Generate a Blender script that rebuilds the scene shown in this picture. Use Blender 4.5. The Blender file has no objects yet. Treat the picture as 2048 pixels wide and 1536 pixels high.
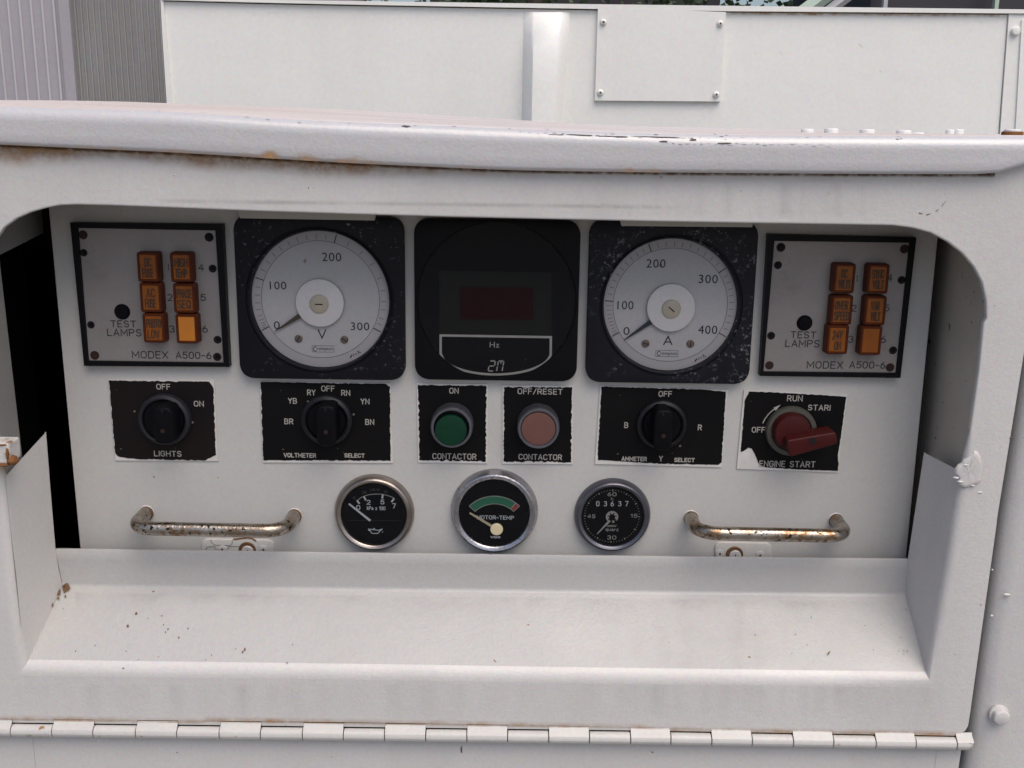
import bpy, math, random
from mathutils import Vector, Matrix, geometry, noise as mnoise
R = math.radians
C = bpy.context.scene.collection
sc = bpy.context.scene

# ------------------------------------------------------------------ camera
F = 2150.0                       # focal length in photo pixels (2048 wide)
PITCH, ROLL = R(14.0), R(0.80)
CAM = Vector((0, 0, 1.35))
w_ = Vector((0, math.cos(PITCH), -math.sin(PITCH)))
r0 = Vector((1, 0, 0)); u0 = Vector((0, math.sin(PITCH), math.cos(PITCH)))
r_ = r0 * math.cos(ROLL) + u0 * math.sin(ROLL)
u_ = u0 * math.cos(ROLL) - r0 * math.sin(ROLL)
cam_d = bpy.data.cameras.new('camera'); cam = bpy.data.objects.new('camera', cam_d); C.objects.link(cam)
cam_d.sensor_width = 36; cam_d.lens = 36 * F / 2048; cam_d.clip_start = 0.01; cam_d.clip_end = 500
m = Matrix((r_, u_, -w_)).transposed().to_4x4(); m.translation = CAM
cam.matrix_world = m; sc.camera = cam

# ------------------------------------------------------------------ sky, sun, exposure
SUN_EL, SUN_AZ = R(60), R(150)   # azimuth measured clockwise from +Y
world = bpy.data.worlds.new('World'); sc.world = world; world.use_nodes = True
wn = world.node_tree.nodes; wl = world.node_tree.links
sky = wn.new('ShaderNodeTexSky'); sky.sky_type = 'NISHITA'; sky.sun_disc = False
sky.sun_elevation = SUN_EL; sky.sun_rotation = SUN_AZ
sky.air_density = 1.0; sky.dust_density = 4.0; sky.ozone_density = 1.6; sky.altitude = 0
bg = wn['Background']; bg.inputs[1].default_value = 0.118
wl.new(sky.outputs[0], bg.inputs[0])
sd = bpy.data.lights.new('sun', 'SUN'); sd.energy = 1.3; sd.angle = R(55); sd.color = (1, .925, .855)
so = bpy.data.objects.new('sun', sd); C.objects.link(so)
sv = Vector((math.sin(SUN_AZ) * math.cos(SUN_EL), math.cos(SUN_AZ) * math.cos(SUN_EL), math.sin(SUN_EL)))
so.rotation_euler = sv.to_track_quat('Z', 'Y').to_euler(); so.location = (0, -3, 5)
sc.view_settings.view_transform = 'Standard'; sc.view_settings.look = 'None'
sc.view_settings.exposure = 0.45; sc.view_settings.gamma = 1

# ------------------------------------------------------------------ materials
def mat(name, col, rough=.5, metal=0, spec=.5, col2=None, mix=.3, scale=20, stretch=(1, 1, 1), bumps=(), specks=None, patches=None, grime=None, coat=0, rvar=0, grain=0):
    """procedural paint / plastic / metal: two-colour mottling, fine bumps, specks, patches and streaky grime"""
    M = bpy.data.materials.new(name); M.use_nodes = True
    n, l = M.node_tree.nodes, M.node_tree.links
    b = n['Principled BSDF']; tc = n.new('ShaderNodeTexCoord')
    def nz(sc_, det=3, st=None, rg=.55, dist=0):
        t = n.new('ShaderNodeTexNoise'); t.inputs['Scale'].default_value = sc_; t.inputs['Detail'].default_value = det
        t.inputs['Roughness'].default_value = rg; t.inputs['Distortion'].default_value = dist
        if st:
            mp = n.new('ShaderNodeMapping'); mp.inputs['Scale'].default_value = st
            l.new(tc.outputs['Object'], mp.inputs[0]); l.new(mp.outputs[0], t.inputs['Vector'])
        else: l.new(tc.outputs['Object'], t.inputs['Vector'])
        return t.outputs['Fac']
    def ramp(f, a, c):
        r = n.new('ShaderNodeMapRange'); r.inputs[1].default_value = a; r.inputs[2].default_value = c; l.new(f, r.inputs[0]); return r.outputs[0]
    def mul(f, k):
        r = n.new('ShaderNodeMath'); r.operation = 'MULTIPLY'
        l.new(f, r.inputs[0])
        if isinstance(k, (int, float)): r.inputs[1].default_value = k
        else: l.new(k, r.inputs[1])
        return r.outputs[0]
    def mx(fac, a, c):
        q = n.new('ShaderNodeMix'); q.data_type = 'RGBA'
        l.new(fac, q.inputs[0])
        for i, v in ((6, a), (7, c)):
            if isinstance(v, tuple): q.inputs[i].default_value = v + (1,)
            else: l.new(v, q.inputs[i])
        return q.outputs[2]
    cur = tuple(col)
    if col2: cur = mx(mul(ramp(nz(scale, 4, stretch), .3, .7), mix), cur, tuple(col2))
    if grime:      # (colour, amount, scale, stretch)
        cur = mx(mul(ramp(nz(grime[2], 5, grime[3]), .48, .78), grime[1]), cur, grime[0])
    if patches:    # (colour, lo, hi, scale, scale_of_area)
        area = ramp(nz(patches[4], 2), .45, .62)
        cur = mx(mul(ramp(nz(patches[3], 6, None, .7), patches[1], patches[2]), area), cur, patches[0])
    if specks:     # list of (colour, lo, hi, scale)
        for s in specks:
            cur = mx(ramp(nz(s[3], 1.5), s[1], s[2]), cur, s[0])
    if grain:
        t = n.new('ShaderNodeTexNoise'); t.inputs['Scale'].default_value = grain[0]; t.inputs['Detail'].default_value = 3; l.new(tc.outputs['Object'], t.inputs['Vector'])
        vm = n.new('ShaderNodeVectorMath'); vm.operation = 'MULTIPLY_ADD'; vm.inputs[1].default_value = (grain[1],) * 3; vm.inputs[2].default_value = (1 - grain[1] / 2,) * 3
        l.new(t.outputs['Color'], vm.inputs[0]); q = n.new('ShaderNodeMix'); q.data_type = 'RGBA'; q.blend_type = 'MULTIPLY'; q.inputs[0].default_value = 1
        if isinstance(cur, tuple): q.inputs[6].default_value = cur + (1,)
        else: l.new(cur, q.inputs[6])
        l.new(vm.outputs[0], q.inputs[7]); cur = q.outputs[2]
    if isinstance(cur, tuple): b.inputs['Base Color'].default_value = cur + (1,)
    else: l.new(cur, b.inputs['Base Color'])
    b.inputs['Roughness'].default_value = rough; b.inputs['Metallic'].default_value = metal
    b.inputs['Specular IOR Level'].default_value = spec; b.inputs['Coat Weight'].default_value = coat
    if rvar:
        r = n.new('ShaderNodeMapRange'); r.inputs[1].default_value = .3; r.inputs[2].default_value = .7
        r.inputs[3].default_value = max(0, rough - rvar); r.inputs[4].default_value = rough + rvar
        l.new(nz(scale * 2, 4), r.inputs[0]); l.new(r.outputs[0], b.inputs['Roughness'])
    prev = None
    for s, k, d in bumps:   # (scale, strength, distance)
        bp = n.new('ShaderNodeBump'); bp.inputs['Strength'].default_value = k; bp.inputs['Distance'].default_value = d
        l.new(nz(s, 2), bp.inputs['Height'])
        if prev: l.new(prev, bp.inputs['Normal'])
        prev = bp.outputs[0]
    if prev: l.new(prev, b.inputs['Normal'])
    return M

WC, WC2 = (.565, .545, .525), (.505, .487, .462)
PB = ((650, .28, .0005), (110, .12, .0015), (9, .22, .006))
RUST = (.16, .075, .03)
M = {}
M['paint'] = mat('white_paint', WC, .38, col2=WC2, mix=.5, scale=9, bumps=PB, rvar=.08, grime=((.36, .34, .33), .35, 14, (1, 1, .12)), specks=[((.2, .12, .07), .775, .80, 170)], grain=(420, .24))
M['paint_hood'] = mat('white_hood_paint', (.50, .488, .49), .24, col2=(.465, .453, .455), mix=.5, scale=7, bumps=PB, rvar=.06, coat=.4, grain=(420, .24))
M['paint_hoodtop'] = mat('dusty_hood_paint', (.70, .63, .58), .45, col2=(.58, .47, .40), mix=.8, scale=25, stretch=(.25, 1, 1), bumps=PB, specks=[((.15, .09, .06), .70, .74, 160)], grain=(420, .24))
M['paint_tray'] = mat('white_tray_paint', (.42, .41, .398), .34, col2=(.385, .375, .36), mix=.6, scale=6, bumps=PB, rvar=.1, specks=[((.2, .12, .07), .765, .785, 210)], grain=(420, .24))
M['paint_panel'] = mat('off_white_panel_paint', (.505, .49, .465), .42, col2=(.46, .445, .42), mix=.6, scale=8, bumps=((900, .12, .0003), (60, .06, .002)), rvar=.06, specks=[((.2, .15, .12), .775, .80, 190)], grain=(420, .24))
M['paint_wall'] = mat('grimy_inner_paint', (.50, .45, .39), .5, col2=(.40, .355, .305), mix=.7, scale=20, bumps=PB, specks=[((.05, .04, .03), .71, .74, 260), ((.14, .09, .05), .73, .76, 120)], grain=(420, .24))
M['paint_far'] = mat('cream_container_paint', (.78, .77, .73), .38, col2=(.74, .73, .69), mix=.5, scale=5, bumps=((260, .10, .001), (14, .12, .008)), rvar=.08, grime=((.45, .42, .37), .22, 4, (1, 1, .2)), grain=(170, .18))
M['paint_hinge'] = mat('hinge_paint', (.49, .475, .45), .4, col2=(.43, .415, .39), mix=.5, scale=40, bumps=((300, .2, .0006),), specks=[((.25, .14, .06), .72, .76, 130)], grain=(420, .24))
M['black_void'] = mat('shade_black_liner', (.02, .017, .017), .8, spec=.1)  # shade of the enclosed interior, painted in as near-black
M['gap'] = mat('dark_gap', (.02, .016, .012), .9, spec=.1)
M['bezel'] = mat('black_bezel_enamel', (.0045, .0045, .007), .40, spec=.18, col2=(.007, .0065, .010), mix=.7, scale=60, bumps=((400, .2, .0004),), patches=((.15, .15, .18), .60, .68, 420, 22), grain=(420, .24))
M['bezel_worn'] = mat('worn_black_bezel_enamel', (.0055, .0055, .009), .42, spec=.2, col2=(.009, .009, .014), mix=.8, scale=60, bumps=((400, .3, .0005),), patches=((.18, .18, .20), .56, .66, 380, 26), specks=[((.16, .11, .05), .74, .77, 300)], grain=(420, .24))
M['bezel_plain'] = mat('black_moulded_plastic', (.0032, .0032, .0045), .4, spec=.13, bumps=((500, .15, .0003),), patches=((.10, .10, .11), .66, .72, 500, 20))
M['black_plastic'] = mat('black_knob_plastic', (.003, .003, .0045), .5, spec=.08, col2=(.005, .0045, .005), mix=.5, scale=150, bumps=((600, .15, .0003),))
M['ring_plastic'] = mat('grey_ring_plastic', (.020, .020, .026), .5, spec=.2, col2=(.018, .018, .022), mix=.6, scale=70)
M['ring_dark'] = mat('dark_ring_plastic', (.010, .010, .013), .45, spec=.25, col2=(.007, .007, .009), mix=.6, scale=70)
M['legend'] = mat('black_legend_film', (.0035, .0033, .004), .5, spec=.1, col2=(.007, .006, .006), mix=.7, scale=30, bumps=((300, .1, .0003),), specks=[((.10, .09, .08), .765, .78, 330)], grain=(420, .24))
M['legend_brown'] = mat('faded_brown_black_film', (.006, .005, .006), .5, spec=.15, col2=(.010, .006, .005), mix=.9, scale=24, bumps=((300, .1, .0003),), specks=[((.10, .09, .08), .765, .78, 330)], grain=(420, .24))
M['legend_base'] = mat('bare_plate_edge', (.62, .60, .58), .5, col2=(.42, .36, .30), mix=.5, scale=90)
M['ink_white'] = mat('cream_engraved_ink', (.40, .38, .34), .6, col2=(.28, .26, .23), mix=.7, scale=160)
M['ink_faint'] = mat('faded_grey_ink', (.055, .055, .055), .7)
M['ink_bright'] = mat('white_dial_ink', (.55, .58, .58), .6)
M['ink_black'] = mat('black_print', (.012, .012, .016), .6)
M['ink_blue'] = mat('blue_black_enamel', (.008, .016, .030), .5)
M['ink_grey'] = mat('thin_grey_print', (.10, .10, .12), .6)
M['ink_lamp'] = mat('smoked_print', (.040, .016, .005), .6)
M['dial'] = mat('white_dial_enamel', (.49, .475, .465), .55, col2=(.45, .435, .425), mix=.5, scale=30, specks=[((.28, .20, .15), .765, .79, 120)], grain=(420, .24))
M['dial_rim'] = mat('off_white_dial_rim', (.43, .405, .395), .5)
M['hub'] = mat('white_hub_plastic', (.50, .48, .475), .4, col2=(.46, .44, .43), mix=.5, scale=60, grain=(420, .24))
M['boss'] = mat('yellowed_plastic_boss', (.36, .32, .25), .4, col2=(.28, .24, .18), mix=.6, scale=120)
M['cream'] = mat('cream_pointer_enamel', (.58, .50, .32), .45, col2=(.50, .42, .26), mix=.5, scale=150)
M['brown_pointer'] = mat('brown_pointer_enamel', (.055, .035, .025), .5)
M['screw'] = mat('tarnished_screw', (.22, .17, .14), .45, metal=.6, col2=(.12, .09, .07), mix=.7, scale=300)
M['hole'] = mat('socket_hole_black', (.010, .008, .009), .7, spec=.2)
M['hole_brown'] = mat('brown_plug', (.026, .013, .010), .6, spec=.2)
M['alu'] = mat('brushed_plate_metal', (.27, .245, .235), .46, metal=.3, col2=(.20, .18, .17), mix=.8, scale=14, stretch=(1, 1.6, 1), bumps=((500, .1, .0002),), patches=((.15, .13, .12), .55, .75, 60, 16), grain=(420, .24))
M['amber'] = mat('amber_lens_plastic', (.25, .072, .006), .4, col2=(.17, .045, .005), mix=.7, scale=90, spec=.25)
M['amber_side'] = mat('dark_amber_lens_rim', (.085, .016, .003), .45, col2=(.05, .010, .003), mix=.7, scale=90, spec=.2)
M['amber_light'] = mat('bright_amber_lens_plastic', (.50, .17, .010), .4, col2=(.42, .13, .008), mix=.6, scale=60)
M['green'] = mat('green_button_plastic', (.0018, .030, .014), .5, col2=(.0015, .022, .010), mix=.6, scale=80, spec=.2)
M['pink'] = mat('faded_red_button', (.145, .064, .052), .6, col2=(.115, .056, .046), mix=.8, scale=70, spec=.2)
M['red'] = mat('dull_red_handle_plastic', (.050, .005, .005), .45, col2=(.036, .004, .004), mix=.7, scale=60, bumps=((200, .15, .0006),), spec=.2)
M['green_grey'] = mat('grey_green_ring', (.075, .070, .055), .5, col2=(.05, .047, .038), mix=.6, scale=60)
M['ring_metal'] = mat('dull_button_ring_metal', (.16, .165, .19), .34, metal=.7, col2=(.09, .09, .10), mix=.6, scale=90)
M['chrome'] = mat('worn_chrome', (.40, .39, .41), .25, metal=.95, col2=(.20, .19, .20), mix=.6, scale=120, bumps=((500, .4, .0004),), rvar=.08, patches=((.10, .09, .11), .58, .66, 300, 40))
M['chrome_brown'] = mat('browned_chrome', (.34, .30, .27), .28, metal=.9, col2=(.18, .15, .13), mix=.7, scale=80, bumps=((400, .3, .0004),))
M['chrome_dark'] = mat('dark_satin_bezel', (.13, .13, .15), .33, metal=.8, col2=(.09, .09, .105), mix=.6, scale=60, bumps=((500, .2, .0003),))
M['handle'] = mat('pitted_rusty_chrome', (.40, .37, .33), .24, metal=.9, col2=(.22, .17, .12), mix=.8, scale=90, bumps=((600, .4, .0005),), patches=((.20, .10, .035), .44, .58, 260, 40), specks=[((.03, .02, .012), .62, .66, 420)])
M['handle_end'] = mat('dull_brown_steel', (.20, .17, .14), .42, metal=.6, col2=(.12, .09, .07), mix=.8, scale=120)
M['gauge_black'] = mat('matt_black_dial', (.004, .004, .005), .6, spec=.12)
M['band_green'] = mat('green_scale_band', (.02, .16, .08), .6)
M['band_red'] = mat('red_scale_band', (.32, .05, .045), .6)
M['display_red'] = mat('dark_red_filter', (.020, .0015, .003), .3, spec=.1)
M['display_frame'] = mat('dark_green_black_mask', (.010, .011, .009), .5, spec=.15)
M['rust'] = mat('rust', (.20, .085, .03), .85, col2=(.10, .045, .02), mix=.8, scale=250, spec=.2, bumps=((500, .5, .0006),))
M['rust_dark'] = mat('dark_rust', (.11, .065, .038), .9, col2=(.19, .10, .05), mix=.7, scale=300, spec=.2)
M['chip'] = mat('bare_dark_primer', (.05, .04, .04), .7, col2=(.12, .09, .08), mix=.6, scale=400)
M['primer'] = mat('bright_paint_flake', (.70, .70, .68), .5)
M['tape'] = mat('off_white_strip', (.45, .43, .39), .55, col2=(.38, .36, .32), mix=.5, scale=30)
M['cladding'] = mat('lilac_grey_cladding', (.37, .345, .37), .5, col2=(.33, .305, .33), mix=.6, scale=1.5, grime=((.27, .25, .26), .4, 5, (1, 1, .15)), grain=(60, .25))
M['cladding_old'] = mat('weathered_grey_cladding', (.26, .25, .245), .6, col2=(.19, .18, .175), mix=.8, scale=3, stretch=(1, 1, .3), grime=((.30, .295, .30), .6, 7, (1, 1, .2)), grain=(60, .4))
M['cladding_crest'] = mat('rib_crest_highlight', (.50, .475, .49), .5, col2=(.44, .42, .43), mix=.6, scale=3)  # highlight on the ribs, painted in as a lighter colour
M['cladding_old_crest'] = mat('old_rib_crest_highlight', (.33, .32, .31), .6, col2=(.22, .21, .205), mix=.8, scale=6, stretch=(1, 1, .3))  # painted highlight for the ribs of the weathered sheet
M['latch'] = mat('rusty_chipped_white_paint', (.55, .53, .51), .45, col2=(.48, .46, .43), mix=.5, scale=60, bumps=((300, .5, .001),), patches=((.22, .10, .035), .46, .56, 160, 90), grain=(420, .3))
M['wall_grey'] = mat('grey_flange_paint', (.22, .215, .205), .55, col2=(.17, .165, .155), mix=.7, scale=20, grain=(420, .3))  # darker, greyer version of the inner wall paint, for the left wall
M['ground'] = mat('concrete_yard', (.22, .21, .20), .85, col2=(.16, .155, .15), mix=.8, scale=1.2, bumps=((40, .4, .01),))
M['bark'] = mat('bark', (.06, .045, .035), .9, col2=(.03, .025, .02), mix=.8, scale=8)
M['leaf'] = mat('dark_green_leaf', (.07, .11, .04), .6, col2=(.025, .045, .018), mix=.9, scale=3)
M['shed'] = mat('dark_shed_cladding', (.035, .032, .038), .7, col2=(.02, .02, .024), mix=.6, scale=2)
M['pale_green'] = mat('pale_green_paint', (.42, .52, .42), .5, col2=(.34, .42, .34), mix=.5, scale=4)
M['pale_post'] = mat('galvanised_post', (.42, .41, .43), .5)

def glass():
    Mg = bpy.data.materials.new('thin_gauge_glass'); Mg.use_nodes = True
    n, l = Mg.node_tree.nodes, Mg.node_tree.links; n.remove(n['Principled BSDF'])
    t = n.new('ShaderNodeBsdfTransparent'); t.inputs[0].default_value = (.93, .93, .94, 1)
    g = n.new('ShaderNodeBsdfGlossy'); g.inputs['Roughness'].default_value = .12
    fr = n.new('ShaderNodeFresnel'); fr.inputs[0].default_value = 1.24
    mxs = n.new('ShaderNodeMixShader'); l.new(fr.outputs[0], mxs.inputs[0]); l.new(t.outputs[0], mxs.inputs[1]); l.new(g.outputs[0], mxs.inputs[2])
    l.new(mxs.outputs[0], n['Material Output'].inputs[0]); return Mg
M['glass'] = glass()

def stain(name, col, scale=60, lo=.35, hi=.7, stretch=(1, 1, 1)):
    """thin stain: its own colour, faded by the sheet's 'amount' attribute times noise"""
    Ms = bpy.data.materials.new(name); Ms.use_nodes = True
    n, l = Ms.node_tree.nodes, Ms.node_tree.links; b = n['Principled BSDF']
    b.inputs['Base Color'].default_value = col + (1,); b.inputs['Roughness'].default_value = .8; b.inputs['Specular IOR Level'].default_value = .2
    tc = n.new('ShaderNodeTexCoord'); mp = n.new('ShaderNodeMapping'); mp.inputs['Scale'].default_value = stretch
    t = n.new('ShaderNodeTexNoise'); t.inputs['Scale'].default_value = scale; t.inputs['Detail'].default_value = 6; t.inputs['Roughness'].default_value = .65
    l.new(tc.outputs['Object'], mp.inputs[0]); l.new(mp.outputs[0], t.inputs['Vector'])
    mr = n.new('ShaderNodeMapRange'); mr.inputs[1].default_value = lo; mr.inputs[2].default_value = hi; l.new(t.outputs['Fac'], mr.inputs[0])
    at = n.new('ShaderNodeAttribute'); at.attribute_name = 'amount'
    mu = n.new('ShaderNodeMath'); mu.operation = 'MULTIPLY'; l.new(mr.outputs[0], mu.inputs[0]); l.new(at.outputs['Fac'], mu.inputs[1])
    l.new(mu.outputs[0], b.inputs['Alpha']); return Ms
M['stain_rust'] = stain('rust_stain', (.40, .225, .10), 110, .28, .66)
M['stain_dark'] = stain('dark_rust_stain', (.10, .055, .03), 200, .3, .6)
M['stain_dust'] = stain('dusty_grime_stain', (.30, .27, .235), 55, .3, .75)
M['stain_grime'] = stain('grey_grime_stain', (.27, .255, .26), 30, .3, .75, (1, 1, .15))

# ------------------------------------------------------------------ frames: where the photo's points lie on the real surfaces
def ray(px, py): return w_ + r_ * ((px - 1024) / F) - u_ * ((py - 768) / F)
def hit(px, py, P, n):
    d = ray(px, py); return CAM + d * ((P - CAM).dot(n) / d.dot(n))
def at(px, py, y): return hit(px, py, Vector((0, y, 0)), Vector((0, 1, 0)))
class Frame:
    def __init__(s, O, X, Y, Z): s.O, s.X, s.Y, s.Z = O, X, Y, Z; s.m = Matrix((X, Y, Z)).transposed()
    def L(s, px, py, h=0.0):
        p = hit(px, py, s.O + s.Z * h, s.Z) - s.O
        return Vector((p.dot(s.X), p.dot(s.Y), h))
    def W(s, v): return s.O + s.m @ Vector(v)
TILT = R(0.7)
PY = .618
PANEL = Frame(at(1031, 600, PY), Vector((1, 0, 0)), Vector((0, math.sin(TILT), math.cos(TILT))), Vector((0, -math.cos(TILT), math.sin(TILT))))
WORLD = Frame(Vector((0, 0, 0)), Vector((1, 0, 0)), Vector((0, 1, 0)), Vector((0, 0, 1)))
L = PANEL.L
PX = (L(1041, 600) - L(1031, 600)).x / 10     # one photo pixel on the panel, metres

# ------------------------------------------------------------------ mesh building
class MB:
    def __init__(s): s.v = []; s.f = []; s.mi = []; s.k = 0
    def add(s, vs, fs):
        o = len(s.v); s.v += [tuple(x) for x in vs]
        for f in fs: s.f.append([i + o for i in f]); s.mi.append(s.k)
        return s
    def prism(s, out, z0, z1, bev=0.0, back=False):
        n = len(out); area = sum(out[i][0] * out[(i + 1) % n][1] - out[(i + 1) % n][0] * out[i][1] for i in range(n))
        if area < 0: out = out[::-1]
        rings = [[(p[0], p[1], z0) for p in out]]
        if bev:
            st = 3
            for j in range(st + 1):
                a = j / st * math.pi / 2
                rings.append([(q[0], q[1], z1 - bev + bev * math.sin(a)) for q in inset(out, bev * (1 - math.cos(a)))])
        else: rings.append([(p[0], p[1], z1) for p in out])
        vs = [v for r in rings for v in r]; fs = []
        for k in range(len(rings) - 1):
            for i in range(n): fs.append([k * n + i, k * n + (i + 1) % n, (k + 1) * n + (i + 1) % n, (k + 1) * n + i])
        fs.append([(len(rings) - 1) * n + i for i in range(n)])
        if back: fs.append([i for i in range(n)][::-1])
        return s.add(vs, fs)
    def flat(s, out, z):
        n = len(out); area = sum(out[i][0] * out[(i + 1) % n][1] - out[(i + 1) % n][0] * out[i][1] for i in range(n))
        if area < 0: out = out[::-1]
        return s.add([(p[0], p[1], z) for p in out], [list(range(n))])
    def lathe(s, c, prof, n=48, sx=1.0):
        vs, fs = [], []
        for r, z in prof:
            for i in range(n):
                a = 2 * math.pi * i / n; vs.append((c[0] + r * math.cos(a) * sx, c[1] + r * math.sin(a), z))
        for k in range(len(prof) - 1):
            for i in range(n): fs.append([k * n + i, k * n + (i + 1) % n, (k + 1) * n + (i + 1) % n, (k + 1) * n + i])
        if prof[-1][0] > 0: fs.append([(len(prof) - 1) * n + i for i in range(n)])
        return s.add(vs, fs)
    def ring(s, c, r0, r1, z, n=96, a0=0, a1=2 * math.pi):
        full = abs(a1 - a0 - 2 * math.pi) < 1e-6; vs, fs = [], []
        for i in range(n + 1):
            a = a0 + (a1 - a0) * i / n
            vs += [(c[0] + r0 * math.cos(a), c[1] + r0 * math.sin(a), z), (c[0] + r1 * math.cos(a), c[1] + r1 * math.sin(a), z)]
        for i in range(n): fs.append([2 * i, 2 * i + 1, 2 * i + 3, 2 * i + 2])
        return s.add(vs, fs)
    def bar(s, p, q, w0, w1, z):
        d = (Vector(q[:2]) - Vector(p[:2])).normalized(); n = Vector((-d.y, d.x))
        p, q = Vector(p[:2]), Vector(q[:2])
        return s.flat([p - n * w0 / 2, q - n * w1 / 2, q + n * w1 / 2, p + n * w0 / 2], z)
    def rod(s, p, q, w0, w1, z0, z1):
        d = (Vector(q[:2]) - Vector(p[:2])).normalized(); n = Vector((-d.y, d.x)); p, q = Vector(p[:2]), Vector(q[:2])
        return s.prism([p - n * w0 / 2, q - n * w1 / 2, q + n * w1 / 2, p + n * w0 / 2], z0, z1, 0, True)
    def box(s, a, b):
        x0, y0, z0 = a; x1, y1, z1 = b
        v = [(x, y, z) for z in (z0, z1) for y in (y0, y1) for x in (x0, x1)]
        return s.add(v, [[0, 2, 3, 1], [4, 5, 7, 6], [0, 1, 5, 4], [2, 6, 7, 3], [0, 4, 6, 2], [1, 3, 7, 5]])
    def quad(s, a, b, c, d): return s.add([a, b, c, d], [[0, 1, 2, 3]])
    def tube(s, path, r, n=20, cap=True):
        vs, fs = [], []; P = [Vector(p) for p in path]
        up = Vector((.123, 1, .2)).normalized()
        for i, p in enumerate(P):
            t = (P[min(i + 1, len(P) - 1)] - P[max(i - 1, 0)]).normalized()
            a = up - t * up.dot(t); a.normalize(); b = t.cross(a); up = a
            rr = r[i] if isinstance(r, (list, tuple)) else r
            for k in range(n):
                an = 2 * math.pi * k / n; vs.append(p + (a * math.cos(an) + b * math.sin(an)) * rr)
        for i in range(len(P) - 1):
            for k in range(n): fs.append([i * n + k, i * n + (k + 1) % n, (i + 1) * n + (k + 1) % n, (i + 1) * n + k])
        if cap: fs.append(list(range(n))[::-1]); fs.append([(len(P) - 1) * n + k for k in range(n)])
        return s.add(vs, fs)
    def grid(s, rows, close=False):
        nr, nc = len(rows), len(rows[0]); fs = []
        for i in range(nr - 1):
            for j in range(nc - 1): fs.append([i * nc + j, i * nc + j + 1, (i + 1) * nc + j + 1, (i + 1) * nc + j])
        return s.add([v for r in rows for v in r], fs)

def inset(out, d):
    n = len(out); res = []
    for i in range(n):
        p0, p1, p2 = Vector(out[i - 1][:2]), Vector(out[i][:2]), Vector(out[(i + 1) % n][:2])
        e1, e2 = (p1 - p0), (p2 - p1)
        if e1.length < 1e-9 or e2.length < 1e-9: res.append(p1); continue
        n1 = Vector((-e1.y, e1.x)).normalized(); n2 = Vector((-e2.y, e2.x)).normalized()
        b = n1 + n2
        if b.length < 1e-6: res.append(p1); continue
        b.normalize(); res.append(p1 + b * (d / max(.4, b.dot(n1))))
    return res
def rounded(pts, r, n=6):
    out = []; N = len(pts)
    for i in range(N):
        p0, p1, p2 = Vector(pts[i - 1][:2]), Vector(pts[i][:2]), Vector(pts[(i + 1) % N][:2])
        a = p1 + (p0 - p1).normalized() * r; b = p1 + (p2 - p1).normalized() * r
        for k in range(n + 1):
            t = k / n; out.append(a * (1 - t) ** 2 + p1 * 2 * t * (1 - t) * .85 + (a + b) * .5 * 2 * t * (1 - t) * .15 + b * t * t)
    return out
def rect(cx, cy, hw, hh): return [(cx - hw, cy - hh), (cx + hw, cy - hh), (cx + hw, cy + hh), (cx - hw, cy + hh)]

class Thing:
    def __init__(s, name, label, cat, frame, origin, group=None):
        s.fr, s.o = frame, Vector(origin)
        e = bpy.data.objects.new(name, None); C.objects.link(e); e.empty_display_size = .02
        mw = frame.m.to_4x4(); mw.translation = frame.W(s.o); e.matrix_world = mw
        e['label'] = label; e['category'] = cat
        if group: e['group'] = group
        s.e = e
    def part(s, name, mb, mats, parent=None, smooth=30, label=None, kind=None, attr=None):
        me = bpy.data.meshes.new(name); me.from_pydata([tuple(Vector(v) - s.o) for v in mb.v], [], mb.f)
        for mm in (mats if isinstance(mats, (list, tuple)) else [mats]): me.materials.append(M[mm])
        me.polygons.foreach_set('material_index', mb.mi)
        if smooth is not None:
            me.polygons.foreach_set('use_smooth', [True] * len(me.polygons)); me.set_sharp_from_angle(angle=R(smooth))
        if attr:
            a = me.attributes.new('amount', 'FLOAT', 'POINT'); a.data.foreach_set('value', attr)
        me.update()
        o = bpy.data.objects.new(name, me); C.objects.link(o); o.parent = parent or s.e
        if label: o['label'] = label
        if kind: o['kind'] = kind
        return o
_txt = {}
def glyphs(text, bold):
    k = (text, bold)
    if k not in _txt:
        cu = bpy.data.curves.new('t', 'FONT'); cu.body = text; cu.size = 1; cu.offset = bold; cu.resolution_u = 3; cu.space_character = 1.08
        o = bpy.data.objects.new('t', cu); C.objects.link(o)
        dg = bpy.context.evaluated_depsgraph_get(); me = bpy.data.meshes.new_from_object(o.evaluated_get(dg))
        vs = [v.co.copy() for v in me.vertices]; fs = [list(p.vertices) for p in me.polygons]
        bpy.data.objects.remove(o); bpy.data.curves.remove(cu); bpy.data.meshes.remove(me)
        x0, x1 = min(v.x for v in vs), max(v.x for v in vs); y0, y1 = min(v.y for v in vs), max(v.y for v in vs)
        _txt[k] = ([((v.x - (x0 + x1) / 2) / (x1 - x0), (v.y - (y0 + y1) / 2) / (y1 - y0)) for v in vs], fs)
    return _txt[k]
def _arc(cx, cy, rx, ry, a0, a1, n=9): return [(cx + rx * math.cos(R(a0 + (a1 - a0) * i / n)), cy + ry * math.sin(R(a0 + (a1 - a0) * i / n))) for i in range(n + 1)]
_O = _arc(3, 7, 3, 3, 0, 180) + _arc(3, 3, 3, 3, 180, 360) + [(6, 7)]
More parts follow.
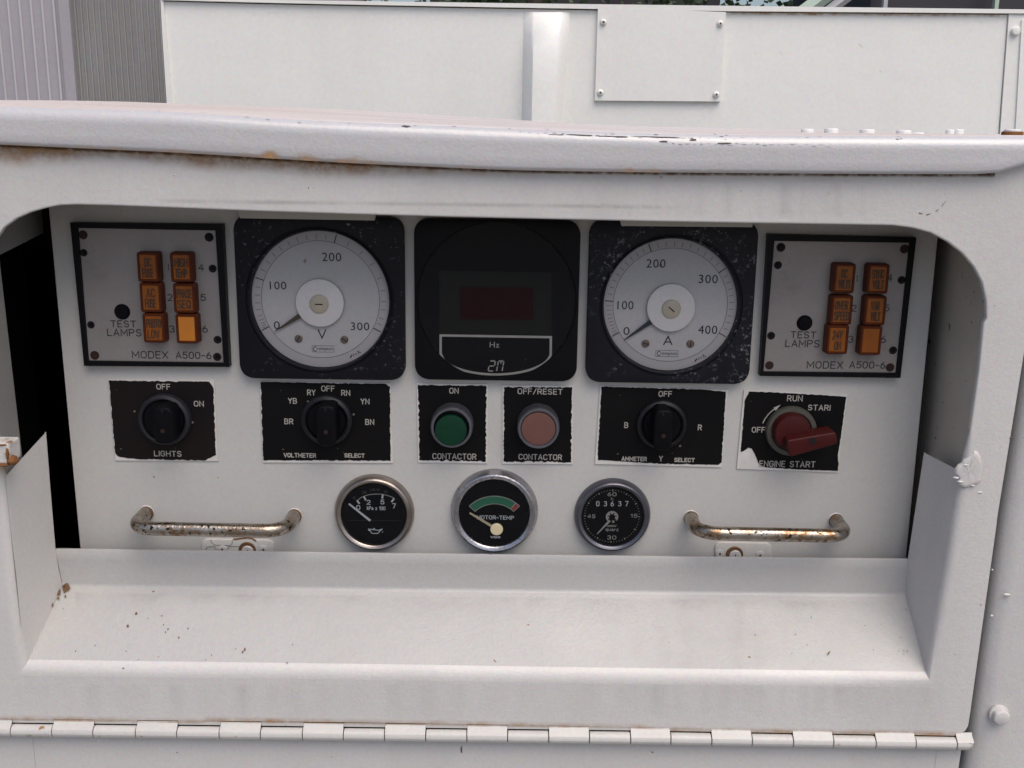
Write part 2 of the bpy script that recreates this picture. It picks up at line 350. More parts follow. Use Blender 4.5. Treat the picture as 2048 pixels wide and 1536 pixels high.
SF = {'A': (6.4, [[(0, 0), (3.2, 10), (6.4, 0)], [(1.1, 3.2), (5.3, 3.2)]]), 'B': (5.8, [[(0, 5.2), (3.3, 5.2)] + _arc(3.3, 2.6, 2.5, 2.6, 90, -90) + [(0, 0), (0, 10)] + _arc(3.1, 7.6, 2.3, 2.4, 90, -90)]),
 'C': (6, [_arc(3, 7, 3, 3, 15, 180) + _arc(3, 3, 3, 3, 180, 345)]), 'D': (5.9, [[(0, 0), (0, 10), (2.5, 10)] + _arc(2.7, 6.8, 3.2, 3.2, 90, 0) + _arc(2.7, 3.2, 3.2, 3.2, 0, -90) + [(0, 0)]]),
 'E': (5, [[(5, 10), (0, 10), (0, 0), (5, 0)], [(0, 5.2), (4.4, 5.2)]]), 'F': (5, [[(5, 10), (0, 10), (0, 0)], [(0, 5.2), (4.4, 5.2)]]),
 'G': (6, [_arc(3, 7, 3, 3, 20, 180) + _arc(3, 3, 3, 3, 180, 360) + [(6, 4.8), (3.5, 4.8)]]), 'H': (6, [[(0, 0), (0, 10)], [(6, 0), (6, 10)], [(0, 5.1), (6, 5.1)]]), 'I': (0.01, [[(0, 0), (0, 10)]]),
 'K': (5.8, [[(0, 0), (0, 10)], [(5.6, 10), (0, 4)], [(2, 6.1), (5.8, 0)]]), 'L': (5, [[(0, 10), (0, 0), (5, 0)]]), 'M': (7.4, [[(0, 0), (0, 10), (3.7, 3), (7.4, 10), (7.4, 0)]]), 'N': (6, [[(0, 0), (0, 10), (6, 0), (6, 10)]]),
 'O': (6, [_O]), 'P': (5.8, [[(0, 0), (0, 10), (3.2, 10)] + _arc(3.2, 7.3, 2.6, 2.7, 90, -90) + [(0, 4.6)]]), 'Q': (6, [_O, [(3.8, 2.6), (6.2, -.4)]]), 'R': (5.9, [[(0, 0), (0, 10), (3.2, 10)] + _arc(3.2, 7.4, 2.6, 2.6, 90, -90) + [(0, 4.8)], [(3, 4.8), (5.9, 0)]]),
 'S': (5.8, [_arc(2.9, 7.5, 2.7, 2.5, 20, 270) + _arc(2.9, 2.5, 2.9, 2.5, 90, -160)]), 'T': (6, [[(0, 10), (6, 10)], [(3, 10), (3, 0)]]), 'U': (6, [[(0, 10)] + _arc(3, 3, 3, 3, 180, 360) + [(6, 10)]]), 'V': (6.2, [[(0, 10), (3.1, 0), (6.2, 10)]]),
 'W': (8, [[(0, 10), (2, 0), (4, 9), (6, 0), (8, 10)]]), 'X': (6, [[(0, 10), (6, 0)], [(0, 0), (6, 10)]]), 'Y': (6, [[(0, 10), (3, 5)], [(6, 10), (3, 5), (3, 0)]]), 'Z': (5.6, [[(0, 10), (5.6, 10), (0, 0), (5.6, 0)]]),
 '0': (5.6, [[(x * .93, y) for x, y in _O]]), '1': (2.4, [[(0, 7.9), (2.2, 9.8), (2.2, 0)]]), '2': (5.6, [_arc(2.8, 7.2, 2.7, 2.8, 165, -35) + [(0, 0), (5.6, 0)]]), '3': (5.6, [_arc(2.6, 7.6, 2.5, 2.4, 155, -90) + _arc(2.7, 2.6, 2.8, 2.6, 90, -155)]),
 '4': (5.8, [[(4.3, 0), (4.3, 10), (0, 3.1), (5.8, 3.1)]]), '5': (5.4, [[(5, 10), (.9, 10), (.4, 5.6)] + _arc(2.6, 3.2, 2.8, 3.2, 125, -155)]), '6': (5.6, [_arc(2.8, 3, 2.8, 3, 20, 380, 14), [(.05, 3.6), (.9, 6.4), (3.8, 10)]]), '7': (5.4, [[(0, 10), (5.4, 10), (2, 0)]]),
 '8': (5.6, [_arc(2.8, 7.6, 2.3, 2.4, -90, 270, 14), _arc(2.8, 2.6, 2.8, 2.6, 90, 450, 14)]), '9': (5.6, [_arc(2.8, 7, 2.8, 3, 200, 560, 14), [(5.55, 6.4), (4.7, 3.6), (1.8, 0)]]), '/': (4.4, [[(0, -.6), (4.4, 10.4)]]), '-': (3.6, [[(0, 4.6), (3.6, 4.6)]]), ' ': (3.4, []), 'k': (4, [[(0, 0), (0, 10)], [(3.6, 6.6), (.2, 3.2)], [(1.3, 4.4), (4, 0)]]), 'a': (4.4, [[(.5, 6.2), (3.4, 6.6), (4.3, 5.2), (4.4, 0)], [(4.3, 3.8), (1, 3.4), (0, 1.8), (1.2, 0), (4.3, .8)]]), 'x': (4.2, [[(0, 6.6), (4.2, 0)], [(0, 0), (4.2, 6.6)]]),
 'q': (4.4, [_arc(2.2, 3.4, 2.2, 3.3, 30, 330), [(4.4, 6.8), (4.4, -2.5)]]), 'u': (4.4, [[(0, 6.6), (0, 2)] + _arc(2.2, 2, 2.2, 2, 180, 360) + [(4.4, 6.6)]]), 'r': (3, [[(0, 0), (0, 6.6)], [(0, 4.6), (1.6, 6.5), (3, 6.5)]]), 'z': (4, [[(0, 6.6), (4, 6.6), (0, 0), (4, 0)]])}
def stroke_glyphs(text):
    x = 0; out = []
    for ch in text:
        w, st = SF[ch]; out += [[(px + x, py) for px, py in p] for p in st]; x += w + 2.7
    return out, x - 2.7
def swords(th, parent, items, ink, h, sw, name='lettering'):
    """monoline engraved lettering: (text, px, py, width_px, height_px); sw = stroke width in photo pixels"""
    for t, px, py, wp, hp in items:
        st, W = stroke_glyphs(t); c = L(px, py, h); k = PX * sc_at(px, py); s2 = sw * k / 2; wv = max(.0001, (wp - sw) * k); hv = (hp - sw) * k
        sx_ = wv / W if W > .1 else 1; mb = MB()
        for j, p in enumerate(st):
            P = [Vector((c.x - (wv / 2 if W > .1 else 0) + x * sx_, c.y - hv / 2 + y / 10 * hv)) for x, y in p]
            Q = [P[0]]
            for v in P[1:]:
                if (v - Q[-1]).length > 1e-6: Q.append(v)
            closed = (Q[0] - Q[-1]).length < 1e-6 or False
            vs = []; n = len(Q)
            for i, v in enumerate(Q):
                a = (Q[i] - Q[i - 1]).normalized() if i > 0 else (Q[1] - Q[0]).normalized(); b = (Q[i + 1] - Q[i]).normalized() if i < n - 1 else a
                na, nb_ = Vector((-a.y, a.x)), Vector((-b.y, b.x)); m2 = na + nb_
                m2 = na if m2.length < .2 else m2.normalized(); m2 = m2 * (s2 / max(.45, m2.dot(na)))
                e = -a * s2 * .8 if i == 0 else (a * s2 * .8 if i == n - 1 else Vector((0, 0)))
                z = h + j * 1.2e-5; vs += [(v.x + e.x - m2.x, v.y + e.y - m2.y, z), (v.x + e.x + m2.x, v.y + e.y + m2.y, z)]
            mb.add(vs, [[2 * i, 2 * i + 2, 2 * i + 3, 2 * i + 1] for i in range(n - 1)])
        th.part(name, mb, ink, parent, None)
def words(th, parent, items, ink, h, bold=0.0, ang=0.0, name='lettering'):
    """items: (text, px, py, width_px, height_px): each word a raised print of its own"""
    for it in items:
        t, px, py, wp, hp = it[:5]; an = R(it[5]) if len(it) > 5 else R(ang)
        vs, fs = glyphs(t, bold); c = L(px, py, h); wv = wp * PX * sc_at(px, py); hv = hp * PX * sc_at(px, py)
        mb = MB(); ca, sa = math.cos(an), math.sin(an)
        mb.add([(c.x + x * wv * ca - y * hv * sa, c.y + x * wv * sa + y * hv * ca, h) for x, y in vs], fs)
        th.part(name, mb, ink, parent, None)
def sc_at(px, py): return (L(px + 5, py).x - L(px - 5, py).x) / 10 / PX
def rp(px, py, rpx): return rpx * PX * sc_at(px, py)

random.seed(7)
def jag(pts, step, amp, seed):
    """subdivide an outline and nibble it inwards like chipped paint"""
    rnd = random.Random(seed); out = []; n = len(pts)
    cx = sum(p[0] for p in pts) / n; cy = sum(p[1] for p in pts) / n; k = 0
    for i in range(n):
        p, q = Vector(pts[i][:2]), Vector(pts[(i + 1) % n][:2]); m_ = max(1, int((q - p).length / step))
        for j in range(m_):
            v = p + (q - p) * j / m_; k += 1
            a = mnoise.noise(Vector((k * .33, seed * 3.1, 0))) * .5 + .5
            b = rnd.random()
            d = (Vector((cx, cy)) - v).normalized() * amp * (max(0, a - .35) * 1.6 + b * .45)
            out.append(v + d)
    return out

# ================================================================== instruments on the panel
E = .0002   # print thickness step

def modex(pts, plate, holes, test, lamps, texts, label, grp):
    o = L(sum(p[0] for p in pts) / 4, sum(p[1] for p in pts) / 4); th = Thing('annunciator', label, 'annunciator panel', PANEL, (o.x, o.y, 0), grp)
    H = .0055
    out = [L(*p, H) for p in pts]; inn = [L(*p, H) for p in plate]
    mb = MB(); n = 4
    vs = [(p.x, p.y, 0) for p in out] + [(p.x, p.y, H) for p in out] + [(p.x, p.y, H) for p in inn] + [(p.x, p.y, H - .0016) for p in inn]
    fs = [[k * 4 + i, k * 4 + (i + 1) % 4, (k + 1) * 4 + (i + 1) % 4, (k + 1) * 4 + i] for k in range(3) for i in range(4)]
    mb.add(vs, fs); th.part('frame', mb, 'bezel_plain', smooth=None)
    hp = H - .0014
    mb = MB().prism([(p.x, p.y) for p in inset([(q.x, q.y) for q in inn][::-1], .0001)][::-1], hp - .001, hp); pl = th.part('face_plate', mb, 'alu', smooth=None)
    for x, y, r, kind in holes:
        c = L(x, y, hp); mb = MB().lathe(c, [(rp(x, y, r), hp + E * .6), (0.00001, hp + E * .8)], 24)
        th.part('screw_hole', mb, 'hole_brown' if kind else 'hole', pl)
        if not kind:
            mb = MB().lathe((c.x + .0002, c.y + .0002), [(rp(x, y, r * .55), hp + E), (rp(x, y, r * .45), hp + E * 3), (0.00001, hp + E * 3)], 20); th.part('screw', mb, 'bezel_plain', pl)
    x, y = test; c = L(x, y, hp); rr = rp(x, y, 14)
    th.part('test_button', MB().lathe(c, [(rr * 1.12, hp + E), (rr * 1.1, hp + E * 2), (rr, hp + E * 2), (rr, hp + .0012), (rr * .85, hp + .0018), (0.00001, hp + .0019)], 32), 'black_plastic')
    hl = hp + .0068
    for i, (x, y, words_) in enumerate(lamps):
        c = L(x, y, hl); hw, hh = rp(x, y, 21.2), rp(x, y, 29.8)
        base = rounded(rect(c.x, c.y, hw * 1.05, hh * 1.0), .0016, 4); top = rounded(rect(c.x, c.y, hw, hh * .985), .0014, 4)
        mb = MB(); nn = len(base); vs = [(p.x, p.y, hp) for p in base] + [(p.x, p.y, hl - .0008) for p in top]
        rr_ = lambda d, rad: rounded(rect(c.x, c.y, hw - d, hh * .985 - d), rad, 4)
        vs += [(p.x, p.y, hl) for p in rr_(.0006, .0010)] + [(p.x, p.y, hl) for p in rr_(.0013, .0006)] + [(p.x, p.y, hl - .0006) for p in rr_(.0016, .0005)]
        fs = []
        for k in range(4):
            for j in range(nn): fs.append([k * nn + j, k * nn + (j + 1) % nn, (k + 1) * nn + (j + 1) % nn, (k + 1) * nn + j])
        mb.add(vs, fs); lens = th.part('indicator_lamp', mb, 'amber_side', label='blank bright amber indicator lamp' if not words_ else None)
        fc = rounded(rect(c.x, c.y, hw - .0016, hh * .985 - .0016), .0005, 2)
        mb = MB().flat([(p.x, p.y) for p in fc], hl - .00045); th.part('lens', mb, 'amber_light' if not words_ and i == 5 and x < 1000 else 'amber', lens, None)
        dy = [9.5, -11.5] if len(words_) == 2 else [0]
        swords(th, lens, [(t, x, y - d, wd, 18) for t, wd, d in zip([w_i[0] for w_i in words_], [w_i[1] for w_i in words_], dy)], 'ink_lamp', hl - .0002, 2.3, name='legend')
    swords(th, pl, texts, 'ink_black', hp + E, 1.8)
    return th

modex([(140, 445), (444.6, 448), (458.6, 734), (168, 732)], [(155, 456), (430.5, 461), (447, 726), (176, 722)],
      [(166.4, 469.7, 9, 1), (167.6, 505.5, 7.5, 0), (182, 649.7, 7.5, 0), (189.6, 710.6, 9, 1), (418.3, 474.4, 9, 0), (425.4, 537.2, 8, 0), (435.2, 679.4, 8, 0), (434.5, 713.7, 8.5, 0)],
      (244.7, 623.4),
      [(295.5, 534.5, [('DC', 14), ('FUSE', 22)]), (301, 595.5, [('AC', 18), ('FUSE', 22)]), (307, 656.5, [('PHOTO', 30), ('LOW', 24)]), (362, 535, [('HIGH', 27), ('TEMP', 24)]), (368, 597, [('PHASE', 30), ('SEQ', 27)]), (373, 658, [])],
      [('TEST', 246.5, 647.8, 51, 14), ('LAMPS', 248.4, 665, 68, 15), ('MODEX', 300, 709.5, 72, 15), ('A500-6', 387, 710.6, 71, 14.5), ('1', 337, 534, 2, 13), ('2', 340, 595, 10, 14), ('3', 344, 658, 11, 14.5), ('4', 402, 535, 11, 14), ('5', 406.4, 595, 11, 14), ('6', 410, 658, 11.5, 14.5)],
      'square metal lamp panel left of the voltmeter, its bottom right amber lamp blank and bright', 'amber lamp annunciator panels')
g2 = lambda x, y: (1500 + x / 4.267, 440 + y / 4.267)
modex([(1537, 468), (1833, 475), (1801, 756), (1520, 752)], [(1549, 482), (1820, 485.7), (1793, 746.5), (1527, 743.5)],
      [g2(263, 233) + (9, 0), g2(238, 385) + (8, 0), g2(180, 987) + (8, 0), g2(165, 1240) + (8.5, 1), g2(1317, 247) + (9, 1), g2(1293, 512) + (8, 0), g2(1220, 1112) + (8, 0), g2(1195, 1258) + (8.5, 1)],
      g2(465, 878),
      [(1689, 557, [('OC', 13), ('VOLTS', 25)]), (1683.7, 620.5, [('OVER', 26), ('SPEED', 30)]), (1675.5, 679.7, [('24V', 20), ('ON', 14)]), (1756.6, 558, [('SYNC', 24), ('VOLT', 23)]), (1750.8, 621.6, [('VAR', 18), ('VOLT', 20)]), (1742, 681.4, [])],
      [('TEST', 1607, 669.7, 51, 14), ('LAMPS', 1605, 687, 68, 15), ('MODEX', 1650, 730, 72, 15), ('A500-6', 1735, 730, 72, 14.5), ('1', 1714.5, 556.5, 2, 13), ('2', 1708, 616.5, 10, 14), ('3', 1701.5, 678.6, 11, 14.5), ('4', 1780, 555.5, 10.5, 14), ('5', 1774, 616, 10.5, 14), ('6', 1766.7, 679, 11, 14.5)],
      'square metal lamp panel right of the ammeter, with OVER SPEED and 24V lamps', 'amber lamp annunciator panels')

def bezel_square(th, cx, cy, hw, hh, lens_c, lens_r, H, m_, depth=.003, lip=.0006, w=1.0):
    """square enamelled bezel with a round opening"""
    n = 96; c = L(cx, cy, H); W2, H2 = hw * PX * sc_at(cx, cy), hh * PX * sc_at(cx, cy)
    sq0 = rounded(rect(c.x, c.y, W2, H2), .0085, 12); sq = []
    for i in range(len(sq0)):
        p, q_ = sq0[i], sq0[(i + 1) % len(sq0)]; k_ = max(1, int((q_ - p).length / .0025))
        sq += [p + (q_ - p) * j / k_ for j in range(k_)]
    lc = L(*lens_c, H); r = rp(*lens_c, lens_r)
    # resample: match angles
    sq = sorted(sq, key=lambda p: math.atan2(p[1] - lc.y, p[0] - lc.x)); n = len(sq)
    angs = [math.atan2(p[1] - lc.y, p[0] - lc.x) for p in sq]
    def circ(rr, z): return [(lc.x + rr * math.cos(a), lc.y + rr * math.sin(a), z) for a in angs]
    rings = [[(p[0], p[1], 0) for p in sq], [(p[0], p[1], H - .0012) for p in sq]]
    rings.append([(p[0], p[1], H - .0003) for p in inset(sq, .0004)]); rings.append([(p[0], p[1], H) for p in inset(sq, .0012)])
    rings += [circ(r * (1 + .075 * w), H), circ(r * (1 + .065 * w), H - .0007 * w), circ(r * (1 + .05 * w), H - .0007 * w), circ(r * (1 + .035 * w), H + lip), circ(r * (1 + .012 * w), H + lip * .6), circ(r, H - depth)]
    mb = MB(); vs = [v for q in rings for v in q]; fs = []
    for k in range(len(rings) - 1):
        for i in range(n): fs.append([k * n + i, k * n + (i + 1) % n, (k + 1) * n + (i + 1) % n, (k + 1) * n + i])
    mb.add(vs, fs); th.part('bezel', mb, m_, smooth=35)
    return lc, r

def meter(name, label, cen, half, lens_c, lens_r, major, minor, hub, knob, tip, nums, unit, screws, logo, marks, m_, slot, brown):
    o = L(*cen); th = Thing(name, label, name, PANEL, (o.x, o.y, 0), 'large square dial meters'); H = .0065
    lc, r = bezel_square(th, *cen, half[0], half[1], lens_c, lens_r, H, m_)
    hd = H - .003
    dial = th.part('dial', MB().lathe(lc, [(r * 1.01, hd), (0.00001, hd)], 96), 'dial', smooth=None)
    mb = MB().ring(lc, r * .862, r * .999, hd + E * .5); th.part('scale_ring', mb, 'dial_rim', dial, None)
    mb = MB().ring(lc, r * .856, r * .863, hd + E); th.part('scale_line', mb, 'ink_grey', dial, None)
    for a, k in [(a, 1) for a in major] + [(a, 0) for a in minor]:
        a = R(a); d = Vector((math.cos(a), math.sin(a))); p0 = Vector((lc.x, lc.y)) + d * r * (.86 if k else .885); p1 = Vector((lc.x, lc.y)) + d * r * (.985 if k else .955)
        th.part('scale_mark', MB().bar(p0, p1, r * (.014 if k else .008), r * (.014 if k else .008), hd + E * 1.4), 'ink_black' if k else 'ink_grey', dial, None)
    words(th, dial, nums, 'ink_black', hd + E, 0); swords(th, dial, [unit], 'ink_black', hd + E, 2.3)
    lx, ly = logo; a = L(lx - 22, ly - 6.5, hd + E); b = L(lx + 22, ly + 6.5, hd + E); t = .00022
    mb = MB()
    for p, q in (((a.x, a.y), (b.x, a.y)), ((a.x, b.y), (b.x, b.y)), ((a.x, a.y), (a.x, b.y)), ((b.x, a.y), (b.x, b.y))): mb.bar(p, q, t, t, hd + E)
    th.part('logo_border', mb, 'ink_grey', dial, None)
    words(th, dial, [('C', lx - 16.5, ly, 7, 10), ('rompton', lx + 3.5, ly + 1, 32, 7.5)], 'ink_black', hd + E, 0, name='logo')
    mx_, my_ = marks; c = L(mx_, my_, hd + E); mb = MB()
    for k, (dx, dy, wv, ln) in enumerate(((-9, -5, 2.6, 7), (-4, -2.2, 1, 6), (-1, 0, 1, 3), (2, .2, 1, 6), (6, 3.5, 1.2, 8), (7.5, 4, 1.2, 8))):
        an = R(60 + (k % 3) * 50); p = Vector((c.x + dx * PX, c.y + dy * PX)); d = Vector((math.cos(an), math.sin(an))) * ln * PX / 2
        mb.bar(p - d, p + d, wv * PX, wv * PX, hd + E)
    th.part('approval_marks', mb, 'ink_black', dial, None)
    for sx, sy in screws:
        c = L(sx, sy, hd); rr = rp(sx, sy, 7.6); s_ = th.part('screw', MB().lathe(c, [(rr, hd), (rr, hd + .0008), (rr * .8, hd + .0011), (0.00001, hd + .0012)], 24), 'screw', dial)
        d = Vector((math.cos(R(slot + sx)), math.sin(R(slot + sx)))) * rr * .8; th.part('slot', MB().bar(Vector((c.x, c.y)) - d, Vector((c.x, c.y)) + d, rr * .22, rr * .22, hd + .00125), 'hole', dial, None)
    hp = hd + .0016; t = L(*tip, hp); hc = L(*hub, hp); d = Vector((t.x - hc.x, t.y - hc.y)); dl = d.length; d.normalize(); rh = rp(*hub, 48)
    b0 = Vector((hc.x, hc.y)) + d * rh * .5
    th.part('pointer', MB().rod(b0, (t.x, t.y), (.0038), .0004, hp, hp + .0004), 'brown_pointer' if brown else 'ink_blue', smooth=None)
    h2 = hd + .0022; c = L(*hub, h2 + .0008)
    hb = th.part('hub', MB().lathe(c, [(rh, hd + .0003), (rh * 1.0, h2), (rh * .985, h2 + .0006), (rh * .95, h2 + .0008), (0.00001, h2 + .0008)], 64), 'hub')
    h3 = H + .0012; c = L(*knob, h3); rk = rp(*knob, 18.3)
    bs = th.part('zero_adjuster', MB().lathe(c, [(rk * 1.05, h2), (rk * 1.02, h2 + .0014), (rk * .96, h3 - .0003), (rk * .85, h3), (0.00001, h3)], 40), 'boss')
    d = Vector((math.cos(R(slot)), math.sin(R(slot)))) * rk * .42; th.part('slot', MB().bar(Vector((c.x, c.y)) - d, Vector((c.x, c.y)) + d, rk * .1, rk * .13, h3 + E), 'hole', bs, None)
    mb = MB(); g = H - .0004
    n = 96; vs = []
    mb.ring(lc, rk * 1.0, r * 1.005, g, 96); th.part('glass', mb, 'glass', smooth=None)
    return th

va = [169, 176.3, 183.4, 189.6, 195.2, 199.2, 202.2, 204.6, 206.5] + [161.3 - 8.63 * k for k in range(1, 10)] + [62.9, 49, 35, 20.9, 9.3, -.6, -8.3, -16.5, -22]
meter('voltmeter', 'square black meter marked V with scale to 300, beside the left lamp panel', (640.5, 598.5), (166.5, 163.5), (639.3, 601.5), 136.5, [207.9, 161.3, 75, -27.9], va,
      (639.2, 606.4), (637.5, 608.7), (549, 663), [('100', 556, 571, 33, 16), ('200', 663.3, 514, 38, 17), ('0', 553.6, 650.4, 12, 16), ('300', 720, 652.8, 37, 16)], ('V', 644, 668, 17, 19),
      [(597.4, 677), (689, 679)], (646, 697.8), (711, 708), 'bezel', 0, True)
aa = [209.5 - 32.8 * (k / 10) ** 1.35 for k in range(1, 10)] + [176.7 - 6.5 * k for k in range(1, 10)] + [111.7 - 7.62 * k for k in range(1, 10)] + [35.5 - 63.9 * (k / 10) for k in range(1, 10)]
meter('ammeter', 'speckled square black meter marked A with scale to 400, beside the right lamp panel', (1342, 607), (165, 163), (1341.8, 612.3), 132.3, [209.5, 176.7, 111.7, 35.5, -28.4], aa,
      (1342.3, 616), (1343, 618.7), (1248.6, 679.3), [('0', 1253, 662, 12.5, 16), ('100', 1251, 610.5, 32, 17), ('200', 1312, 527, 38, 17), ('300', 1416.6, 558, 38, 17), ('400', 1415.6, 659.5, 38, 17)], ('A', 1336, 681, 18.5, 19),
      [(1291, 686.7), (1380.7, 687.2)], (1333.7, 707), (1401, 715.6), 'bezel_worn', -42, False)

# frequency meter
o = L(993, 602); th = Thing('frequency_meter', 'square black digital meter with unlit dark red display above a grey outlined Hz badge', 'frequency meter', PANEL, (o.x, o.y, 0))
H = .0062; lc, r = bezel_square(th, 993, 603, 163, 161.5, (993, 604), 156, H, 'bezel_plain', .0010, .0001, .25)
hd = H - .0010
dl = th.part('dial', MB().lathe(lc, [(r * 1.01, hd), (0.00001, hd)], 96), 'gauge_black', smooth=None)
q = lambda pts, h: [L(*p, h) for p in pts]
th.part('display_mask', MB().prism(q([(879, 542), (1103, 545), (1103, 672), (879, 670)], hd), hd, hd + .0005), 'display_frame', dl, None)
mb = MB(); a = q([(919, 573.5), (1066.6, 575), (1066, 640), (920, 639)], hd + .0006)
th.part('display_window', MB().flat(a, hd + .0006), 'display_red', dl, None)
hb = hd + .0004
pts = [(879, 668.4), (1104, 672)] + [(1103.6, 710.6)] + [(991.6 + 112 * math.cos(t), 706.5 + 44.5 * math.sin(t)) for t in [R(18 + 144 * k / 22) for k in range(23)]] + [(879, 707)]
outl = [tuple(L(*p, hb)[:2]) for p in pts]
if sum(outl[i][0] * outl[(i + 1) % len(outl)][1] - outl[(i + 1) % len(outl)][0] * outl[i][1] for i in range(len(outl))) < 0: outl = outl[::-1]
badge = th.part('badge', MB().prism(outl, hd, hb), 'bezel_plain', smooth=None)
mb = MB(); mb.k = 0; inn = inset(outl, 4.6 * PX); n = len(outl)
mb.add([(p[0], p[1], hb + E) for p in outl] + [(p[0], p[1], hb + E) for p in inn], [[i, (i + 1) % n, n + (i + 1) % n, n + i] for i in range(n)])
th.part('badge_outline', mb, 'ink_white', badge, None)
words(th, badge, [('Hz', 989, 689.5, 19, 11)], 'ink_white', hb + E)
mb = MB(); cx, cy = 993, 731.5
def seg(x0, y0, x1, y1): p, q_ = L(cx + x0 - y0 * .22, cy - y0, hb + E), L(cx + x1 - y1 * -0 - y1 * .22 * 1, cy - y1, hb + E); mb.bar(p, q_, 2.4 * PX, 2.4 * PX, hb + E)
cx, cy = 992, 732
for s_ in ((-13, 10, -4, 10), (-3, 9, -3, 1), (-13, 0, -4, 0), (-14, -1, -14, -9), (-13, -10, -4, -10), (4, 10, 13, 10), (3, 9, 3, 1), (3, -1, 3, -10), (14, 9, 14, 1), (14, -1, 14, -10), (8.5, 9, 8.5, 5)):
    x0, y0, x1, y1 = s_; p, q_ = L(cx + x0 + y0 * .18, cy - y0, hb + E), L(cx + x1 + y1 * .18, cy - y1, hb + E); mb.bar(p, q_, 2.3 * PX, 2.3 * PX, hb + E)
th.part('logo', mb, 'ink_white', badge, None)
th.part('glass', MB().lathe(lc, [(r * 1.005, H - .0001)], 96), 'glass', smooth=None)

# ---- legend plates and rotary switches
def plate(th, white, black, film, seed, amp=1.6, texts=()):
    h = .0009
    wq = [L(*p, h) for p in white]
    base = th.part('legend_plate', MB().prism([(p.x, p.y) for p in wq], 0, h), 'legend_base', smooth=None)
    bq = jag([L(*p, h)[:2] for p in black], 2.6 * PX, amp * 1.5 * PX, seed)
    mb = MB(); vs = [Vector((p[0], p[1], h + .00025)) for p in bq]
    tris = geometry.tessellate_polygon([vs]); mb.add(vs, [list(t) for t in tris])
    # turn all faces outward
    ff = []
    for f in mb.f:
        a, b, c = [Vector(mb.v[i]) for i in f]
        ff.append(f if (b - a).cross(c - a).z > 0 else f[::-1])
    mb.f = ff
    film_o = th.part('black_film', mb, film, base, None)
    swords(th, base, texts, 'ink_white', h + .0004, 1.75)
    return h
def rotary(name, label, white, black, film, seed, texts, c_out, r_out, c_in, r_in, bar_c, bar_w, bar_h, ringm, ang=0, dots=()):
    o = L(*c_in); th = Thing('rotary_switch', label, 'rotary switch', PANEL, (o.x, o.y, 0), 'black rotary switches'); h = plate(th, white, black, film, seed, 1.6, texts)
    ht = .0065; c = L(*c_in, ht); ri, ro = rp(*c_in, r_in), rp(*c_in, r_out)
    th.part('collar', MB().lathe(c, [(ro, h), (ro, ht - .0022), (ro * .98, ht - .0012), (ri * 1.06, ht), (ri, ht - .0004), (ri * .98, h + .002), (0.00001, h + .002)], 64), [ringm])
    hk = .0205; b = L(*bar_c, hk); bw, bh = rp(*bar_c, bar_w / 2), rp(*bar_c, bar_h / 2)
    disc = th.part('knob', MB().lathe(c, [(ri * .93, h + .002), (ri * .93, h + .0040), (ri * .88, h + .0050), (0.00001, h + .0052)], 48), 'black_plastic')
    out = rounded(rect(b.x, b.y, bw, bh), bw * .7, 6)
    if ang:
        a = R(ang); out = [Vector((b.x + (p.x - b.x) * math.cos(a) - (p.y - b.y) * math.sin(a), b.y + (p.x - b.x) * math.sin(a) + (p.y - b.y) * math.cos(a))) for p in out]
    th.part('grip', MB().prism([(p.x, p.y) for p in out], h + .004, hk, .0016), 'black_plastic', disc, 40)
    p = L(bar_c[0], bar_c[1] - bar_h * .40, hk); th.part('pointer_line', MB().bar((p.x - bw * .05, p.y + .0012), (p.x - bw * .05, p.y - .0010), .0005, .0005, hk + E), 'ring_plastic', disc, None)
    hole = L(bar_c[0], bar_c[1] + bar_h * .14, hk); th.part('screw', MB().lathe(hole, [(.0013, hk + E * .5), (.0012, hk + E), (0.00001, hk + E)], 16), 'hole_brown', disc, None)
    for dx, dy in dots:
        d = L(dx, dy, h + .0004); th.part('screw_head', MB().lathe(d, [(.0008, h + .0003), (.0006, h + .0007), (0.00001, h + .0008)], 12), 'screw')
    return th
rotary('', 'black selector switch labelled OFF, ON and LIGHTS with a dark grey collar', [(217, 759), (428.5, 761), (436.6, 922), (230.8, 921)], [(217.5, 760), (418, 762), (428, 773), (432.5, 910), (411, 921.5), (345, 920.5), (270, 918.5), (237, 914), (229, 905)], 'legend_brown', 3,
       [('OFF', 326.7, 773.4, 28, 12), ('ON', 397.7, 807.4, 20, 12), ('LIGHTS', 335.5, 907.3, 55, 12)], (326, 841), 52, (326, 842), 43, (325, 852), 40, 74, 'ring_plastic', dots=((269, 823), (385, 845)))
rotary('', 'black selector switch labelled VOLTMETER SELECT, below the voltmeter', [(519.5, 762.6), (781, 766.5), (786, 926), (526, 925)], [(520, 763), (770, 766.5), (781, 772), (782, 922), (526, 921)], 'legend', 5,
       [('OFF', 656, 777, 27, 12), ('RY', 622.6, 785, 17, 12), ('RN', 691.4, 785.8, 18, 12), ('YB', 585, 801.7, 18, 12), ('YN', 730, 803, 18, 12), ('BR', 577.6, 842.8, 18, 12), ('BN', 739.4, 844, 18, 12), ('VOLTMETER', 599.7, 910.6, 65, 9.5), ('SELECT', 709, 911, 41, 9)],
       (652, 843), 51, (652, 843), 41.5, (651.6, 853), 38, 82, 'ring_dark', dots=((616, 803), (707, 829)))
